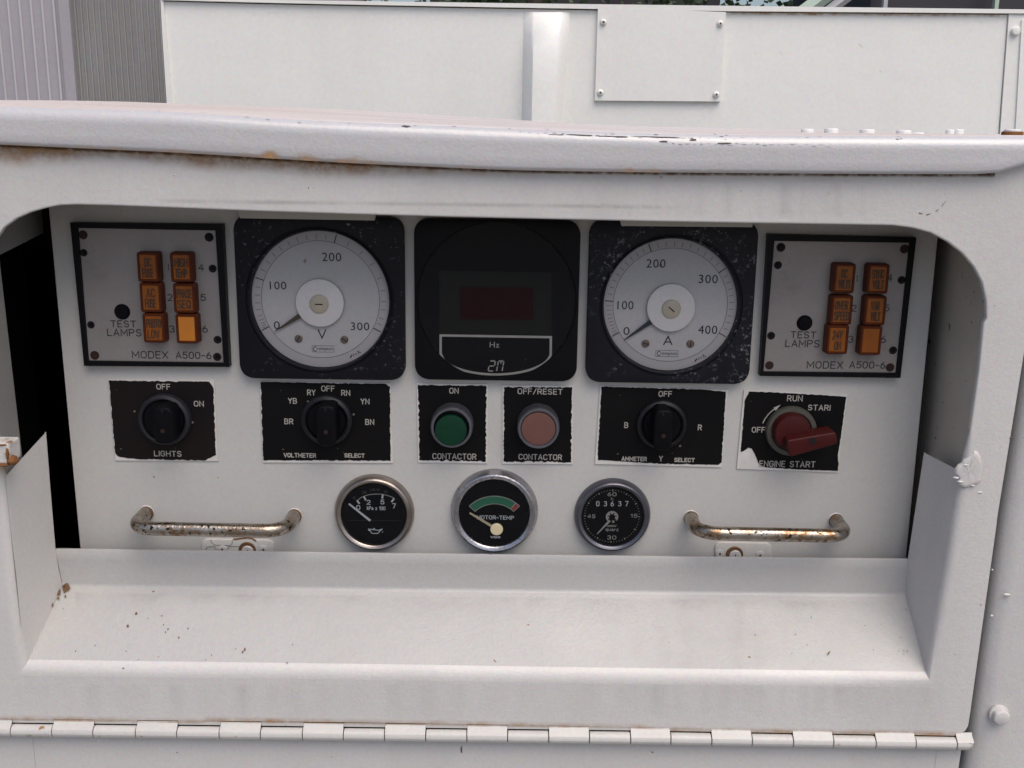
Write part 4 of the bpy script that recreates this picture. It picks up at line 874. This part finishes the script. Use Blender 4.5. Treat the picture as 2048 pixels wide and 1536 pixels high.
# grey smudges where old lettering was rubbed off, upper right; streaks along the bottom
def smud(x): 
    k = max(0, mnoise.noise(Vector((x * .045, 2.2, 0)))) * .8 + .12; e = min(1, (x - 1180) / 120, (1800 - x) / 120)
    return [(fp(x, y, -.0002), .55 * k * e * a) for y, a in ((362, 0), (375, .8), (392, .6), (410, .7), (425, .9), (438, 0))]
sheet('smudge', range(1184, 1796, 6), smud, 'stain_grime', front)
def smud2(x):
    k = max(0, mnoise.noise(Vector((x * .03, 9, 0))) + .2) * (1.8 if x > 1230 else .8)
    return [(fp(x, y, -.0002),   .3 * k * a) for y, a in ((1368, .5), (1380, .9), (1400, .7), (1425, .4), (1437, .1))]
sheet('smudge', range(-200, 1900, 14), smud2, 'stain_grime', front)
def smud3(x): return [(fp(x, y + (x - 500) * .012, -.0002), .5 * a * min(1, (x - 300) / 100, (1400 - x) / 100)) for y, a in ((398, 0), (404, .8), (410, 0))]
sheet('smudge', range(300, 1400, 20), smud3, 'stain_grime', front)
def hrust(x):
    yb = 1437.5 + (x + 0) * .0165 - (4 if 400 < x < 1300 else 0)
    return [(fp(x, yb + d, -.0003), a * (.4 + .6 * abs(mnoise.noise(Vector((x * .01, 4, 0)))))) for d, a in ((-9, 0), (-4, .5), (0, 1), (3, 1))]
sheet('rust_stain', range(-200, 1925, 15), hrust, 'stain_rust', front)

# hood bolts
boltn = [(1615, 259, 12, .0020, 0), (1663, 259, 13, .0035, 0), (1735, 261, 14, .0035, 0), (1808, 263, 14, .004, 0), (1836, 266, 12, .0018, 0), (1900, 262, 8, .0045, 0), (1917, 262, 10, .0055, 0), (1990, 269, 14, .0016, 0), (2025, 266, 20, .0042, 1)]
for x, y, r, hh, ru in boltn:
    yy = .66 if not ru else .585; c0 = at(x, y, yy); rr = r / F * (yy / .985)
    zb_ = hood_pt(x, 15, 0).z if False else c0.z - hh * .8
    out = [(c0.x + rr * math.cos(2 * math.pi * k / 20), yy + rr * math.sin(2 * math.pi * k / 20)) for k in range(20)]
    cab.part('bolt_head', MB().prism(out, zb_ - .004, zb_ + hh, .0008), 'primer' if not ru else 'rust', hood, 40, label='rusty bolt head at the right end of the hood' if ru else None)

c0 = at(2025, 263, .585); cab.part('bolt_top', MB().prism([(c0.x + .0042 * math.cos(a), .585 + .0042 * math.sin(a)) for a in [2 * math.pi * k / 20 for k in range(20)]], c0.z, c0.z + .0012, .0004), 'primer', hood, 40)
# lower door and right post
dz = lambda x, y, d: at(x, y, FY + d)
mb = MB(); lo = [dz(-260, 1446, .003), dz(1926, 1474, .003), dz(1905, 1640, .003), dz(-260, 1640, .003)]; lo[2] = Vector((lo[1].x - .006, FY + .003, .62)); lo[3] = Vector((lo[0].x, FY + .003, .62))
rowsd = []
for k in range(9):
    t = k / 8; rowsd.append([lo[0] * (1 - t) + lo[3] * t, lo[1] * (1 - t) + lo[2] * t, (lo[1] * (1 - t) + lo[2] * t) + Vector((.001, .002, 0))])
mb.grid(rowsd); ld = cab.part('lower_door', mb, 'paint', smooth=40)
post = [(2120, 300), (2062, 700), (2010.5, 1025), (1975, 1270), (1950, 1450), (1926, 1600)]
mb = MB(); rws = []
for x, y in post + [(1860, 2100)]:
    e0 = dz(x - 16, y, .010); rws.append([e0 + Vector((-.004, .02, 0)), e0, e0 + Vector((.0010, -.004, 0)), e0 + Vector((.0040, -.0075, 0)), e0 + Vector((.010, -.0100, 0)), e0 + Vector((.03, -.0105, 0)), e0 + Vector((.12, -.0105, 0)), e0 + Vector((.12, .3, 0))])
mb.grid(rws); po = cab.part('corner_post', mb, 'paint', smooth=60)
def on_post(x, y, d=-.0005): return at(x, y, FY + d)
def hexbolt(name, x, y, r, base_y, hh, mt, parent, washer=True):
    c = at(x, y, base_y - hh); mb = MB(); rr = r / F * (c - CAM).dot(w_)
    fr = []
    def ring_(rad, yy, n=6, ph=.3): return [Vector((c.x + rad * math.cos(2 * math.pi * k / n + ph), yy, c.z + rad * math.sin(2 * math.pi * k / n + ph))) for k in range(n)]
    rg = [ring_(rr * 1.18, base_y + .0005, 24), ring_(rr * 1.18, base_y - .0010, 24), ring_(rr * 1.08, base_y - .0014, 24)] if washer else []
    vs, fs_ = [], []
    for r1 in rg: vs += r1
    for k in range(len(rg) - 1):
        for i in range(24): fs_.append([k * 24 + i, (k + 1) * 24 + i, (k + 1) * 24 + (i + 1) % 24, k * 24 + (i + 1) % 24])
    if rg: fs_.append([2 * 24 + i for i in range(24)][::-1])
    mb.add(vs, fs_)
    # head with softened hexagon
    def soft(rad, yy): return [Vector((c.x + rad * (1 - .06 * abs(math.sin(3 * a))) * math.cos(a + .4), yy, c.z + rad * (1 - .06 * abs(math.sin(3 * a))) * math.sin(a + .4))) for a in [2 * math.pi * k / 36 for k in range(36)]]
    hs = [soft(rr, base_y), soft(rr, base_y - hh * .75), soft(rr * .93, base_y - hh * .93), soft(rr * .8, base_y - hh), ]
    vs = [v for h0 in hs for v in h0]; fs_ = []
    for k in range(3):
        for i in range(36): fs_.append([k * 36 + i, (k + 1) * 36 + i, (k + 1) * 36 + (i + 1) % 36, k * 36 + (i + 1) % 36])
    fs_.append([3 * 36 + i for i in range(36)][::-1]); mb.add(vs, fs_)
    return cab.part(name, mb, mt, parent, 40)
hexbolt('bolt_head', 2005, 1438, 17, FY - .0005, .0052, 'paint', po)
# drips of paint on post
def blob(x, y, sx, sz, sd_, yy, mt, parent, name='paint_lump', rough=.25, n=14):
    c = at(x, y, yy); k = (c - CAM).dot(w_) / F; mb = MB(); rg = []
    for j in range(5):
        f = math.cos(R(90 * j / 4)); hgt = math.sin(R(90 * j / 4)) * sd_
        rg.append([Vector((c.x + sx * k * f * math.cos(a) * (1 + rough * mnoise.noise(Vector((math.cos(a) * 1.7 + x, math.sin(a) * 1.7, j * .3)))), yy + .0004 - hgt, c.z + sz * k * f * math.sin(a) * (1 + rough * mnoise.noise(Vector((math.cos(a) * 1.7 + y, math.sin(a) * 1.7, j * .3)))))) for a in [2 * math.pi * i / n for i in range(n + 1)]])
    mb.grid(rg); return cab.part(name, mb, mt, parent, 80)
blob(2014, 1190, 7, 3.5, .0010, FY - .0005, 'paint', po); blob(1984, 1232, 2.5, 2.5, .0006, FY - .0005, 'primer', po)
blob(2025, 876, 5, 2, .0005, FY - .0005, 'chip', po, 'paint_chip')
# weld lump right of the opening
wo = [(1850 + x / 5.12, 850 + y / 5.12) for x, y in ((500, 268), (440, 340), (400, 352), (385, 385), (345, 405), (318, 440), (300, 490), (330, 515), (350, 545), (330, 572), (350, 612), (400, 640), (440, 630), (480, 612), (535, 598), (575, 560), (560, 500), (585, 430), (560, 320), (530, 275))]
wf = [fp(*p) for p in wo]; cw = sum(wf, Vector()) / len(wf); mb = MB(); rg = []
for k, (sc2, dd) in enumerate(((1.04, .0003), (1.0, -.0007), (.94, -.0012), (.8, -.0014), (.5, -.0012), (.0, -.0013))):
    rg.append([Vector((cw.x + (v.x - cw.x) * sc2, FY + dd - (.0004 * mnoise.noise(Vector((i * .8, k * .9, 1))) if k > 1 else 0), cw.z + (v.z - cw.z) * sc2)) for i, v in enumerate(wf + wf[:1])])
mb.grid(rg); cab.part('weld_lump', mb, 'paint', front, 60)
for x, y, a, b, d in ((1912, 955, 6, 3, .0022), (1919, 962, 8, 3, .0026), (1930, 929, 9, 3, .0022), (1944, 970, 6, 3, .002), (1952, 908, 4, 6, .0010), (1960, 985, 6, 3, .0008)): blob(x, y, a, b, d, FY, 'paint', front, 'weld_lump', .35, 20)
for x, y, r in ((349, 350, 3), (620, 350, 2), (635, 351, 2), (627, 374, 2.2), (617, 376, 1.6), (634, 339, 1.6), (1985, 1140, 2), (1962, 1210, 1.5), (1990, 610, 2), (1964, 1000, 2)): blob(x, y, r, r, .0007, FY, 'paint' if r > 1.9 else 'chip', front, 'paint_pimple')
for pts in ([(1838, 426), (1846, 428)], [(1853, 430), (1862, 427)], [(1872, 423), (1878, 418)], [(1884, 412), (1892, 402)]):
    mb = MB(); a, b = fp(*pts[0], -.0003), fp(*pts[1], -.0003); n = Vector((0, 0, .0003)); mb.add([a - n, b - n * .3, b + n * .3, a + n], [[0, 1, 2, 3]]); cab.part('paint_scratch', mb, 'rust_dark', front, None)
# left bracket stub with rust
mb = MB(); a = at(-20, 928, FY - .010); b = at(16, 888, FY - .010)
mb.box((a.x, FY - .010, a.z), (b.x, FY + .004, b.z)); br = cab.part('latch_stub', mb, 'latch', smooth=None)
bv = br.modifiers.new('bevel', 'BEVEL'); bv.width = .0012; bv.segments = 3
blob(26, 919, 11, 10, .005, FY - .0065, 'rust', br, 'rust_lump', .5); blob(8, 928, 14, 4, .004, FY - .0085, 'rust', br, 'rust_lump', .5); blob(15, 908, 3, 13, .002, FY - .0098, 'rust', br, 'rust_lump', .6); blob(0, 890, 18, 2.2, .0012, FY - .0098, 'rust', br, 'rust_lump', .6, 24)
def rrun(x):
    return [(fp(x, y, -.0002), a * max(0, 1 - abs(x - 8) / 16)) for y, a in ((925, 1), (935, .8), (948, .3), (958, 0))]
sheet('rust_stain', range(-12, 26, 3), rrun, 'stain_rust', front)

# piano hinge
kx = [-140, -56.5, 25.6, 107.7, 189.7, 274.4, 356.5, 441, 523, 606.6, 688, 770, 852, 934, 1015, 1097, 1178, 1260, 1340, 1421.5, 1502, 1584, 1664, 1748.5, 1828, 1910, 1944]
hy = lambda x: 1461 + (x - 60) * .0128 + max(0, x - 1300) * .0035
HGY = FY - .0012; hr = .0037
leaf = cab.part('hinge_leaf', MB().grid([[at(x, hy(x) - 18, FY + .0027), at(x, hy(x) - 2, FY + .0026)] for x in (-200, 500, 1200, 1926)]), 'paint_hinge', smooth=None, label='painted piano hinge along the bottom of the frame')
for i, (a, b) in enumerate(zip(kx, kx[1:])):
    raised = i % 2 == 1 # frame-side knuckles run up into the leaf
    pa, pb_ = at(a + .9, hy(a), HGY), at(b - .9, hy(b), HGY); mb = MB(); n = 20; last = i == len(kx) - 2
    rg = []
    for P, s_ in ((pa, .93), (pa + Vector((.0003, 0, 0)), 1), (pb_ - Vector((.0003 if not last else .003, 0, 0)), 1), (pb_, .93 if not last else .55)):
        rg.append([P + Vector((0, -math.cos(t) * hr * s_, math.sin(t) * hr * s_)) for t in [2 * math.pi * k / n for k in range(n + 1)]])
    mb.grid(rg); mb.add([rg[0][k] for k in range(n)], [list(range(n))]); mb.add([rg[-1][k] for k in range(n)], [list(range(n))[::-1]])
    if raised:   # sheet running from the barrel up behind the frame edge
        mb.grid([[P + Vector((0, -.0031, hr * .60)), P + Vector((0, -.0016, hr * .98)), P + Vector((0, .0002, hr * 1.25)), P + Vector((0, .0016, hr * 1.7))] for P in (pa, pb_)])
    else:
        mb.grid([[P + Vector((0, .0012, hr * 1.18)), P + Vector((0, .0014, hr * 1.85))] for P in (pa - Vector((.0004, 0, 0)), pb_ + Vector((.0004, 0, 0)))])
    cab.part('hinge_knuckle', mb, 'paint_hinge', leaf, 40)
mb = MB().grid([[at(x, hy(x) - 16, FY + .0022), at(x, hy(x) + 10, FY + .0022)] for x in (-200, 500, 1200, 1924)]); cab.part('hinge_gap', mb, 'gap', leaf, None)

# rust specks in the tray
nT = (TRB - TLB).cross(cols[0][0] - TLB).normalized()
if nT.y > 0: nT = -nT
def speck(x, y, r, mt='rust_dark', seedk=0, P0=TLB, nn=None, parent=None, name='rust_speck', flatk=.7):
    nv = nn or nT; c = hit(x, y, P0 + nv * .00035, nv); k = (c - CAM).dot(w_) / F
    tx = Vector((1, 0, 0)); tx = (tx - nv * tx.dot(nv)).normalized(); ty = nv.cross(tx); rnd_ = random.Random(x * 7 + y)
    n = 9; vs = [c + tx * math.cos(2 * math.pi * i / n) * r * k * rnd_.uniform(.6, 1.2) + ty * math.sin(2 * math.pi * i / n) * r * k / flatk * rnd_.uniform(.6, 1.2) for i in range(n)]
    mb = MB().add(vs, [list(range(n))])
    cab.part(name, mb, mt, parent or tray, None)
T3 = lambda x, y: (x / 2.926, 1050 + y / 2.926)
for x, y, r in ((797, 518, 2.6), (748, 590, 2.6), (947, 531, 1.4), (957, 583, 1.2), (983, 609, 1.5), (968, 626, 1.3), (1100, 605, 1.4), (1046, 658, 1.6), (442, 737, 1.2), (557, 704, .9), (738, 737, 1), (808, 787, .8), (1204, 787, 1), (1238, 760, 1.2), (1432, 728, 2.6), (1420, 742, 2), (1380, 724, 1), (1712, 698, 1), (1680, 806, 1.3), (866, 546, 1), (635, 350, 1.2), (370, 490, .9), (1013, 645, .7)):
    speck(*T3(x, y), r)
for x, y, r in ((385, 367, 6), (372, 358, 2.5), (348, 384, 2), (345, 400, 2.6), (340, 428, 2), (305, 466, 2.8), (246, 568, 1.5), (382, 416, 1.3), (398, 372, 3)): speck(*T3(x, y), r * 1.3, P0=TLB + nT * .0012)
T5 = lambda x, y: (1348 + x / 2.926, 1050 + y / 2.926)
for x, y, r in ((803, 539, 1.2), (476, 642, 1.2), (712, 640, 1), (1118, 588, 1), (1357, 494, 1.2), (1167, 729, 1), (1313, 738, .9), (1345, 736, 1), (1366, 738, 1.1), (1345, 755, .9), (1327, 658, .8), (905, 750, 1.8), (912, 742, 1.4), (818, 795, .8), (690, 750, .8)): speck(*T5(x, y), r)
speck(923, 1500, 1.5, 'rust_dark', 0, Vector((0, FY + .003, 0)), Vector((0, -1, 0)), ld, 'paint_scratch', .16); speck(354, 1505, 1.2, 'rust_dark', 0, Vector((0, FY + .003, 0)), Vector((0, -1, 0)), ld)
def onT(x, y): return hit(x, y, TLB + nT * .0004, nT)
def dirt(x):
    k = .35 + .65 * abs(mnoise.noise(Vector((x * .009, 5, 0)))) * 1.6; q0 = 1180 + (x - 125) * .0107
    return [(onT(x, q0 + d), a * k) for d, a in ((3, .0), (7, .3), (18, .18), (34, .07), (60, 0))]
sheet('dirt_stain', range(150, 1800, 14), dirt, 'stain_dust', tray)
def dirt2(x):
    k = max(0, min(1, (x - 1180) / 150, (1640 - x) / 120)) * (.3 + abs(mnoise.noise(Vector((x * .02, 8, 0)))))
    return [(onT(x, y), a * k) for y, a in ((1200, 0), (1240, .12), (1275, .2), (1310, .18), (1335, .08))]
sheet('dirt_stain', range(1180, 1640, 12), dirt2, 'stain_dust', tray)
# cabinet body behind and below
mb = MB(); bx0, bx1 = fp(-260, 700).x, at(1975, 640, FY).x + .14
mb.box((bx0 - .2, FY + .16, .25), (bx1, 1.0, 1.26)); mb.box((bx0 - .2, FY + .012, .25), (bx1 - .02, FY + .16, .62)); cab.part('body', mb, 'paint', smooth=None)

# ================================================================== background container
YB = 1.55
ct = Thing('container_body', 'cream painted steel body with a raised rib and screwed cover plate, behind the hood', 'equipment body', WORLD, (0, YB, 0))
B = lambda x, y, d=0: at(x, y, YB - d)
z0 = .3
def slab(pts, d0, d1, name, mt, parent=None, **kw):
    f = [B(*p, d1) for p in pts]; b_ = [Vector((v.x, YB - d0, v.z)) for v in f]; n = len(pts)
    mb = MB().add(f + b_, [list(range(n))[::-1]] + [[i, (i + 1) % n, n + (i + 1) % n, n + i] for i in range(n)])
    return ct.part(name, mb, mt, parent, **kw)
groove = [(328, 3), (500, 7.5), (700, 12), (1000, 17.5), (1195, 21), (1450, 25), (2015, 29.5)]
pan = slab(groove + [(1985, 420), (362, 400)], -.02, 0, 'side_panel', 'paint_far', smooth=None)
slab([(318, -60), (325, 0), (345, 400), (349, 400), (329.5, 3), (325, -60)][0:1] + [(324, 60), (346, 400), (360, 400), (326.5, 2)], -.02, .004, 'edge_strip', 'paint_far', smooth=None)
slab([(316, -28), (500, -1), (1000, 6), (1500, 12), (2120, 19.5), (2120, 28), (2012, 26.5), (1450, 22.2), (1195, 17.8), (1000, 14.5), (700, 9), (500, 4.5), (324, 0)], -.02, .006, 'top_rim', 'paint_far', smooth=None)
slab([(322, -2), (700, 6), (1200, 14), (2100, 24), (2060, 420), (350, 400)], -.04, -.0195, 'backing', 'gap', smooth=None)
slab([(2018, 28), (2140, 32), (2100, 420), (1989, 420)], -.02, .003, 'corner_strip', 'paint_far', smooth=None)
slab([(2044, 40), (2140, 32), (2100, 420), (2022, 420)], -.02, .0055, 'corner_channel', 'paint_far', smooth=None)
rib = []
for y, dp in ((24, .004), (40, .010), (70, .018), (110, .024), (180, .026), (420, .026)):
    k = (y - 25) * .085
    rib.append([B(1047 - k * .2, y, 0), B(1063 - k * .25, y, dp * .85), B(1068 - k * .25, y, dp), B(1120 - k * .9, y, dp), B(1126 - k * .9, y, dp * .9), B(1141 - k * .95, y, 0)])
mb = MB().grid(rib[::-1]); mb.add([rib[0][i] for i in range(6)], [[0, 1, 2, 3, 4, 5]]); ct.part('rib', mb, 'paint_far', smooth=40)
cp = slab([(1196, 14), (1452, 24), (1441, 203), (1190, 201)], -.001, .0062, 'cover_plate', 'paint_far', smooth=None)
for x, y in ((1207, 44), (1441, 47), (1201, 185), (1433, 189)):
    c = B(x, y, .0095); mb = MB(); rr = 6 / F * 1.5; rg = [[Vector((c.x + rr * f * math.cos(a), YB - d, c.z + rr * f * math.sin(a))) for a in [2 * math.pi * i / 16 for i in range(17)]] for f, d in ((1.05, .0074), (1, .0088), (.7, .0102), (.3, .0106))]
    mb.grid(rg); sr = ct.part('screw', mb, 'paint_far', cp, 60)
    mb = MB(); mb.add([Vector((c.x + rr * .38 * math.cos(a), YB - .0109, c.z + rr * .38 * math.sin(a))) for a in [2 * math.pi * i / 10 for i in range(10)]], [list(range(10))]); ct.part('screw_socket', mb, 'chip', cp, None)
c = B(2033, 62, .008); mb = MB(); rr = 8.5 / F * 1.5; rg = [[Vector((c.x + rr * f * math.cos(a), YB - d, c.z + rr * f * math.sin(a))) for a in [2 * math.pi * i / 20 for i in range(21)]] for f, d in ((1.0, .003), (1, .0075), (.8, .009), (.01, .0095))]
mb.grid(rg); ct.part('bolt_head', mb, 'paint_far', None, 40)
rnd = random.Random(12); mb = MB()
for x in [505, 535, 545, 575, 620, 705, 755, 765, 840, 945, 1020, 1030, 1045, 1510, 1560, 1720, 1760, 1960] :
    yy = 20 + (x - 500) * .012 + rnd.uniform(0, 8) if x < 1500 or x == 1960 else (rnd.uniform(85, 140) if x > 1640 else rnd.uniform(95, 105)); a = rnd.uniform(-1.2, -.5); ln = rnd.uniform(2, 5)
    p, q_ = B(x, yy, .0006), B(x + ln * 1.2, yy + ln * 1.4, .0006); n = Vector((.0004, 0, .0003)); mb.add([p - n, p + n, q_ + n, q_ - n], [[0, 1, 2, 3]])
ct.part('paint_flakes', mb, 'paint_far', pan, None, kind='stuff')
mb = MB().box((B(330, 200).x, YB + .021, z0), (B(2060, 200).x, YB + 1.2, B(1000, 30).z)); ct.part('body', mb, 'paint_far', smooth=None)
# rusty seam lines
def cr(x): return [(B(x, 24.5 + (x - 1450) * .0085 + d, .0010), a * (.3 + .7 * abs(mnoise.noise(Vector((x * .02, 2, 0)))) * 2)) for d, a in ((-2, .8), (2, 1), (6, 0))]
mb = MB(); rws = [cr(x) for x in range(1460, 2010, 10)]; mb.grid([[p for p, a in r] for r in rws]); ct.part('rust_stain', mb, 'stain_rust', pan, None, attr=[a for r in rws for p, a in r])

# ---- corrugated cladding, left background
YC = 4.2
cl = Thing('clad_wall', 'grey ribbed metal cladding wall in the left background', 'wall', WORLD, (-1.5, YC, 0))
def clad(x0, x1, pitch, depth, mt, name, y0, lab, seam_=0):
    mb = MB(); xs_ = []; X0, X1 = at(x0, 100, YC).x, at(x1, 100, YC).x; p = pitch / F * YC; x = X0; k = 0; pts = []
    while x < X1:
        pts += [(x, 0), (x + p * .70, 0), (x + p * .76, depth), (x + p * .92, depth)]; x += p
    pts.append((x, 0)); nc = len(pts)
    mb.grid([[Vector((a, y0 - d, z)) for a, d in pts] for z in (0, 1.2, 2.4, 3.6)]); mb.mi = [1 if i % (nc - 1) % 4 in (1, 2) else 0 for i in range(len(mb.f))]; mt = [mt, mt + '_crest']; return cl.part(name, mb, mt, None, 20, label=lab)  # crest and one flank of each rib take the painted highlight
clad(-60, 127, 21.5, .006, 'cladding', 'cladding_sheet', YC, 'clean lilac grey sheet')
X = at(134, 100, YC).x; cl.part('joint_strip', MB().box((X - .014, YC - .012, 0), (X + .026, YC + .02, 3.6)), 'cladding', smooth=None)
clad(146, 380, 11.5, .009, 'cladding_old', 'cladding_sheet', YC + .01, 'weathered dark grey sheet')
cl.part('wall_core', MB().box((at(-60, 0, YC).x - 1.5, YC + .03, 0), (at(380, 0, YC).x + .6, YC + .3, 3.59)), 'cladding_old', smooth=None)

# ---- things glimpsed above the rim
rnd = random.Random(5)
def tree(label, px, y, hgt, spread, nleaf):
    c = at(px, 0, y); t = Thing('tree', label, 'tree', WORLD, (c.x, y, 0), 'dark trees behind the container')
    t.part('trunk', MB().tube([(c.x, y, 0), (c.x + .05, y, hgt * .35), (c.x - .05, y + .05, hgt * .7)], [.14, .11, .06], 10), 'bark')
    mb = MB(); cl_ = [(c.x + rnd.gauss(0, spread * .5), y + rnd.gauss(0, spread * .35), hgt * rnd.uniform(.35, 1.0), rnd.uniform(.2, .5)) for _ in range(26)]
    for k in range(nleaf):
        a = rnd.choice(cl_); p = Vector((a[0] + rnd.gauss(0, a[3] * .6), a[1] + rnd.gauss(0, a[3] * .6), a[2] + rnd.gauss(0, a[3] * .5)))
        d = Vector((rnd.gauss(0, 1), rnd.gauss(0, 1), rnd.gauss(0, .6))).normalized() * rnd.uniform(.03, .07); e = d.cross(Vector((rnd.gauss(0, 1), rnd.gauss(0, 1), rnd.gauss(0, 1)))).normalized() * .025
        mb.add([p, p + d * .5 + e, p + d, p + d * .5 - e], [[0, 1, 2, 3]])
    t.part('crown', mb, 'leaf', None, None, kind='stuff')
tree('dark leafy tree glimpsed above the cover plate, left of the pale green beam', 1540, 8, 3.0, 1.0, 3600)
tree('dark leafy tree glimpsed behind the rib, above the container rim', 1080, 8.4, 3.2, 1.6, 9000)
sh = Thing('shed', 'dark shed glimpsed above the rim at the top right', 'shed', WORLD, (at(1900, 0, 7).x, 7, 0))
a = at(1742, 0, 7).x; sh.part('wall', MB().box((a, 7, 0), (at(2300, 0, 7).x, 9, 2.9)), 'shed', smooth=None)
sh.part('roof', MB().box((a - .2, 6.8, 2.9), (at(2300, 0, 7).x + .2, 9.2, 3.0)), 'shed', smooth=None)
for x in (1992, 1770): X = at(x, 0, 6.9).x; sh.part('post', MB().box((X - .012, 6.88, 0), (X + .012, 6.92, 2.9)), 'pale_green' if x > 1900 else 'pale_post', smooth=None)
gb = Thing('steel_beam', 'pale green steel beams leaning, glimpsed above the rim at the top right', 'beam', WORLD, (at(1660, 0, 6).x, 6, 0))
for dx in (0, 46):
    p, q_ = at(1616 + dx, 18, 6), at(1680 + dx, -30, 6); dd = (q_ - p).normalized(); mb = MB().tube([p - dd * 1.6, q_ + dd * .9], .028 if dx else .04, 4); gb.part('beam', mb, 'pale_green' if not dx else 'pale_post', smooth=None)
dk = Thing('dark_shelter', 'dark open shelter glimpsed above the rim in the middle', 'shelter', WORLD, (at(1100, 0, 10).x, 10, 0))
dk.part('wall', MB().box((at(860, 0, 10).x, 10, 0), (at(1440, 0, 10).x, 10.3, 2.75)), 'shed', smooth=None)

# ---- ground
me = bpy.data.meshes.new('ground'); me.from_pydata([(-80, -80, 0), (80, -80, 0), (80, 80, 0), (-80, 80, 0)], [], [[0, 1, 2, 3]]); me.materials.append(M['ground'])
g_ = bpy.data.objects.new('ground', me); C.objects.link(g_); g_['kind'] = 'structure'
